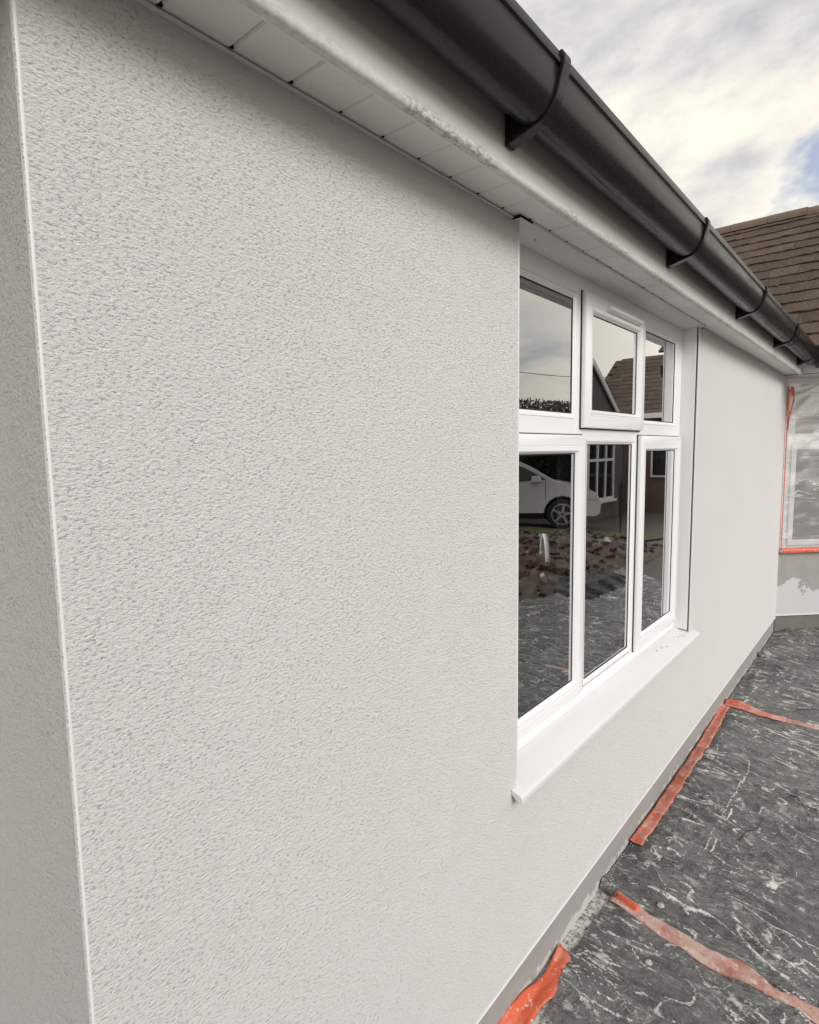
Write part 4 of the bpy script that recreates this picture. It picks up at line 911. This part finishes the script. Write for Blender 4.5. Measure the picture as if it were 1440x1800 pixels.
# ---- silver car
def make_car():
    car = empty('parked_car', (0, 0, 0), 'silver hatchback parked beyond the grass, mirrored in the left panes', 'car')
    P = [(-2.05, .30), (-2.10, .62), (-2.06, .95), (-1.98, 1.05), (-1.70, 1.42), (-1.30, 1.53), (-0.3, 1.56), (0.25, 1.50), (0.62, 1.33), (1.12, 1.02), (1.30, .97), (1.75, .88), (2.02, .74), (2.12, .55), (2.10, .30), (1.98, .24)]
    def arch(cx): return [(cx+0.36*math.cos(R(a)), 0.32+0.36*math.sin(R(a))) for a in range(-10, 191, 20)]
    low = [(1.98, .24)]+arch(1.28)+arch(-1.27)+[(-1.98, .26)]
    side = P[:-1]+low
    mb = MB(); W_ = 0.86
    def inset(z): return 0.0 if z < 0.95 else (z-0.95)*0.32
    n = len(side); ring_ = []
    for s_ in (-1, 1):
        ring_.append([(x, s_*(W_-inset(z)-(0.05 if abs(x) > 1.95 else 0)), z) for x, z in side])
    vs = ring_[0]+ring_[1]; fs = [(i, (i+1) % n, n+(i+1) % n, n+i) for i in range(n)]+[tuple(range(n)), tuple(range(n, 2*n))[::-1]]
    mb.add(vs, fs); body = mb.build('body', M_silver, car, smooth=True, angle=30, bevel=0.02, local=True)
    def sidepoly(pts, off, name, m_, par):
        for s_ in (-1, 1):
            mb = MB(); vs = [(x, s_*(W_-inset(z)+off), z) for x, z in pts]+[(x, s_*(W_-inset(z)-0.02), z) for x, z in pts]; k_ = len(pts)
            mb.add(vs, [tuple(range(k_)), tuple(range(k_, 2*k_))[::-1]]+[(i, (i+1) % k_, k_+(i+1) % k_, k_+i) for i in range(k_)])
            mb.build(name, m_, par, local=True)
    sidepoly([(0.02, 1.44), (0.50, 1.30), (0.95, 1.04), (0.02, 0.98)], 0.004, 'side_window', M_carglass, car)
    sidepoly([(-0.98, 1.45), (-0.06, 1.46), (-0.06, 0.98), (-0.98, 0.99)], 0.004, 'side_window', M_carglass, car)
    sidepoly([(-1.60, 1.36), (-1.06, 1.44), (-1.06, 1.0), (-1.75, 1.04)], 0.004, 'side_window', M_carglass, car)
    sidepoly([(0.92, .22), (0.92, .34), (-0.9, .34), (-0.9, .22)], 0.012, 'side_skirt', M_gut, car)
    sidepoly([(1.55, .86), (1.98, .74), (2.05, .60), (1.70, .64)], 0.010, 'headlight', M_lamp, car)
    sidepoly([(-0.045, .40), (-0.03, .96), (-0.02, .96), (-0.035, .40)], 0.003, 'door_gap', M_black, car)
    sidepoly([(0.935, .62), (0.93, 1.0), (0.94, 1.0), (0.945, .62)], 0.003, 'door_gap', M_black, car)
    mb = MB(); mb.add([(0.32, -.62, 1.485), (0.32, .62, 1.485), (1.09, .74, 1.045), (1.09, -.74, 1.045)], [(0, 1, 2, 3)]); mb.build('windscreen', M_carglass, car, local=True)
    for s_ in (-1, 1):
        mb = MB(); mb.sweep([(0.62, .98), (0.84, .99), (0.80, 1.13), (0.64, 1.12)], lambda a, b_, t_: (a, s_*t_, b_), [0.90, 1.06]); mb.build('wing_mirror', M_silver, car, local=True, bevel=.02)
    mb = MB(); mb.box(2.06, 2.135, -.6, .6, .30, .50); mb.build('bumper_grille', M_gut, car, local=True, bevel=.01)
    for cx in (1.28, -1.27):
        for s_ in (-1, 1):
            mb = MB(); ring1 = [(cx+0.31*math.cos(R(a)), 0.31+0.31*math.sin(R(a))) for a in range(0, 360, 15)]; k_ = len(ring1)
            mb.add([(x, s_*0.66, z) for x, z in ring1]+[(x, s_*0.855, z) for x, z in ring1], [tuple(range(k_)), tuple(range(k_, 2*k_))]+[(i, (i+1) % k_, k_+(i+1) % k_, k_+i) for i in range(k_)])
            wh = mb.build('wheel', M_tyre, car, local=True, bevel=.02)
            mb = MB()
            for q in range(5):
                a = R(q*72+10); dx, dz = math.cos(a), math.sin(a); px, pz = -dz, dx
                for w0, w1, r0, r1 in ((.035, .02, .02, .21),):
                    pts = [(cx+dx*r0+px*w0, .31+dz*r0+pz*w0), (cx+dx*r1+px*w1, .31+dz*r1+pz*w1), (cx+dx*r1-px*w1, .31+dz*r1-pz*w1), (cx+dx*r0-px*w0, .31+dz*r0-pz*w0)]
                    mb.add([(x, s_*0.868, z) for x, z in pts]+[(x, s_*0.850, z) for x, z in pts], [(0, 1, 2, 3), (7, 6, 5, 4), (0, 4, 5, 1), (1, 5, 6, 2), (2, 6, 7, 3), (3, 7, 4, 0)])
            rr = [(cx+r_*math.cos(R(a)), s_*0.867, .31+r_*math.sin(R(a))) for r_ in (.225, .20) for a in range(0, 360, 15)]
            mb.add(rr, [(i, (i+1) % 24, 24+(i+1) % 24, 24+i) for i in range(24)]); mb.build('rim', M_alloy, wh, local=True, fixn=True)
        mb = MB(); mb.box(cx-.36, cx+.36, -.64, .64, .2, .70); mb.build('wheel_well', M_void, car, local=True)
    return car
car = make_car()
ha = R(146); CS = 1.12; car.scale = (CS, CS, CS)
car.rotation_euler = (0, 0, ha)
hx, hy = math.cos(ha), math.sin(ha); nx_, ny_ = -hy, hx       # left side normal
car.location = (5.10-(hx*1.28+nx_*0.86)*CS, 12.75-(hy*1.28+ny_*0.86)*CS, gz(12.7)-0.0)

# ---- house opposite
oh = empty('opposite_house', (6.2, 20.2, -0.57), 'dark brick house with a long brown tiled roof, mirrored in the top middle pane', 'house')
mb = MB(); mb.box(3.6, 7.7, 20.0, 26, -0.65, 2.75); mb.build('wall', M_brick, oh)
mb = MB()
tile_roof(mb, lambda c_: c_.x < 7.62, Vector((3.4, 19.7, 2.65)), Vector((1, 0, 0)), Vector((0, 1, .70)).normalized(), Vector((0, -.70, 1)).normalized(), 12, 14, 0.36, 0.29)
mb.add([(3.3, 19.7, 2.63), (7.8, 19.7, 2.63), (7.8, 23.0, 4.93), (3.3, 23.0, 4.93)], [(0, 1, 2, 3)])
mb.add([(3.3, 23.0, 4.95), (7.8, 23.0, 4.95), (7.8, 26.3, 2.63), (3.3, 26.3, 2.63)], [(0, 1, 2, 3)])
mb.build('roof', M_tile, oh, fixn=False)
mb = MB(); mb.add([(3.7, 20.1, 2.63), (3.7, 23.0, 4.85), (3.7, 25.9, 2.63)], [(0, 1, 2)]); mb.build('gable', M_brick, oh, fixn=False)
mb = MB(); mb.box(3.3, 7.8, 19.6, 19.69, 2.52, 2.68); mb.build('fascia', M_white, oh)
mb = MB(); mb.box(4.2, 5.4, 19.93, 19.99, 0.6, 1.9); wf = mb.build('window', M_white, oh)
for x0 in (4.28, 4.84):
    mb = MB(); mb.box(x0, x0+.48, 19.90, 19.92, 0.68, 1.82); mb.build('pane', M_carglass, wf)
gb = empty('gable_building', (6.3, 17.6, -0.6), 'grey walled lean-to with white barge board and white window, mirrored beside the car', 'house')
mb = MB(); AY, AZ, sl_ = 16.75, 3.66, 0.67
AY, AZ = 16.3, 4.00
pr = [(AY, -0.7), (19.1, -0.7), (19.1, AZ-(19.1-AY)*sl_), (AY, AZ)]
mb.sweep(pr, lambda a, b_, t_: (t_, a, b_), [6.0, 6.3]); mb.build('wall', M_greywall, gb)
mb = MB()
for sg in (1,):
    mb.sweep([(AY, AZ+0.02), (AY+sg*2.55, AZ+0.02-2.55*sl_), (AY+sg*2.55, AZ+0.09-2.55*sl_), (AY, AZ+0.10)], lambda a, b_, t_: (t_, a, b_), [5.94, 6.31])
mb.build('roof', M_tile, gb)
for sg in (1,):
    mb = MB(); mb.sweep([(AY, AZ+0.11), (AY+sg*2.6, AZ+0.11-2.6*sl_), (AY+sg*2.6, AZ-0.06-2.6*sl_), (AY, AZ-0.06)], lambda a, b_, t_: (t_, a, b_), [5.88, 5.935]); mb.build('barge_board', M_white, gb)
wn_ = MB()
for (a, b_) in ((16.2, 16.28), (16.85, 16.93), (17.5, 17.58), (18.15, 18.23)): wn_.box(5.92, 5.995, a, b_, 0.0, 1.75)
for (a, b_) in ((0.0, .08), (1.18, 1.26), (1.67, 1.75)):
    for (p, q) in ((16.281, 16.849), (16.931, 17.499), (17.581, 18.149)): wn_.box(5.925, 5.994, p, q, a, b_)
wf = wn_.build('window', M_white, gb)
mb = MB(); mb.box(5.96, 5.99, 16.25, 18.2, 0.04, 1.72); mb.build('pane', M_carglass, wf)
mb = MB(); mb.box(5.86, 5.995, 16.1, 18.33, -0.08, -0.002); mb.build('sill', M_white, wf)

# ---- hedge
hedge = empty('hedge', (8.9, 17.0, -0.55), 'tall dark hedge beyond the silver car, mirrored low in the top left pane', 'hedge')
mb = MB(); rnd = random.Random(4)
for k_ in range(13000):
    x = 8.9+rnd.gauss(0, .25); y = rnd.uniform(11.5, 23); z = -0.5+(3.62+.035*(y-14))*rnd.random()**.6
    a, b_ = rnd.random()*6.28, rnd.random()*3.14; s_ = rnd.uniform(.05, .11)
    u = Vector((math.cos(a)*math.sin(b_), math.sin(a)*math.sin(b_), math.cos(b_))); v = u.orthogonal().normalized(); c_ = Vector((x, y, z))
    mb.add([c_-u*s_, c_+v*s_*.5, c_+u*s_, c_-v*s_*.5], [(0, 1, 2, 3)])
mb.box(8.78, 9.02, 11.5, 23, -0.55, 2.85)
mb.build('foliage', M_leaf, hedge, fixn=False)
mb = MB()
for k_ in range(9): mb.tube([(8.9, 11.8+1.3*k_, -0.65), (8.93, 11.85+1.3*k_, 2.6)], [.05, .02], 6)
mb.build('stems', M_bark, hedge)
# bare garden shrub in front of the house
sh = MB(); rnd = random.Random(8)
for k_ in range(40):
    a = rnd.random()*6.28; r_ = rnd.uniform(.1, .3); h_ = rnd.uniform(.7, 1.3)
    p0 = Vector((3.75, 12.9, -0.4)); c3 = Vector((3.75, 12.9, 0.75)); el = rnd.uniform(-.8, 1.5)
    d3 = Vector((math.cos(a)*math.cos(el), math.sin(a)*math.cos(el), math.sin(el)))
    p1 = c3+d3*rnd.uniform(.02, .1); p2 = c3+d3*rnd.uniform(.2, .42)
    sh.tube([p0, p1, p2], [.008, .007, .002], 4)
o_ = sh.build('shrub', M_bark); seat(o_, (3.75, 12.9, -0.33)); tag(o_, 'bare twiggy shrub in front of the mirrored white window', 'shrub')

# ---- telephone wire between two poles
for (px, py, lb) in ((9.0, -4.0, 'wooden telegraph pole nearer the viewer, across the garden'), (9.5, 34.0, 'wooden telegraph pole far down the road')):
    mb = MB(); mb.tube([(px, py, -0.7), (px, py, 6.2)], [.12, .09], 10); mb.box(px-.05, px+.05, py-.5, py+.5, 5.7, 5.8)
    o_ = mb.build('telegraph_pole', M_bark); seat(o_, (px, py, -0.6)); tag(o_, lb, 'pole')
mb = MB(); mb.tube([(9.0+.5*f, -4.0+38*f, 5.8-4*1.6*f*(1-f)) for f in [i/30 for i in range(31)]], 0.012, 5)
tag(mb.build('telephone_wire', M_black), 'thin sagging telephone wire crossing the mirrored sky', 'wire')
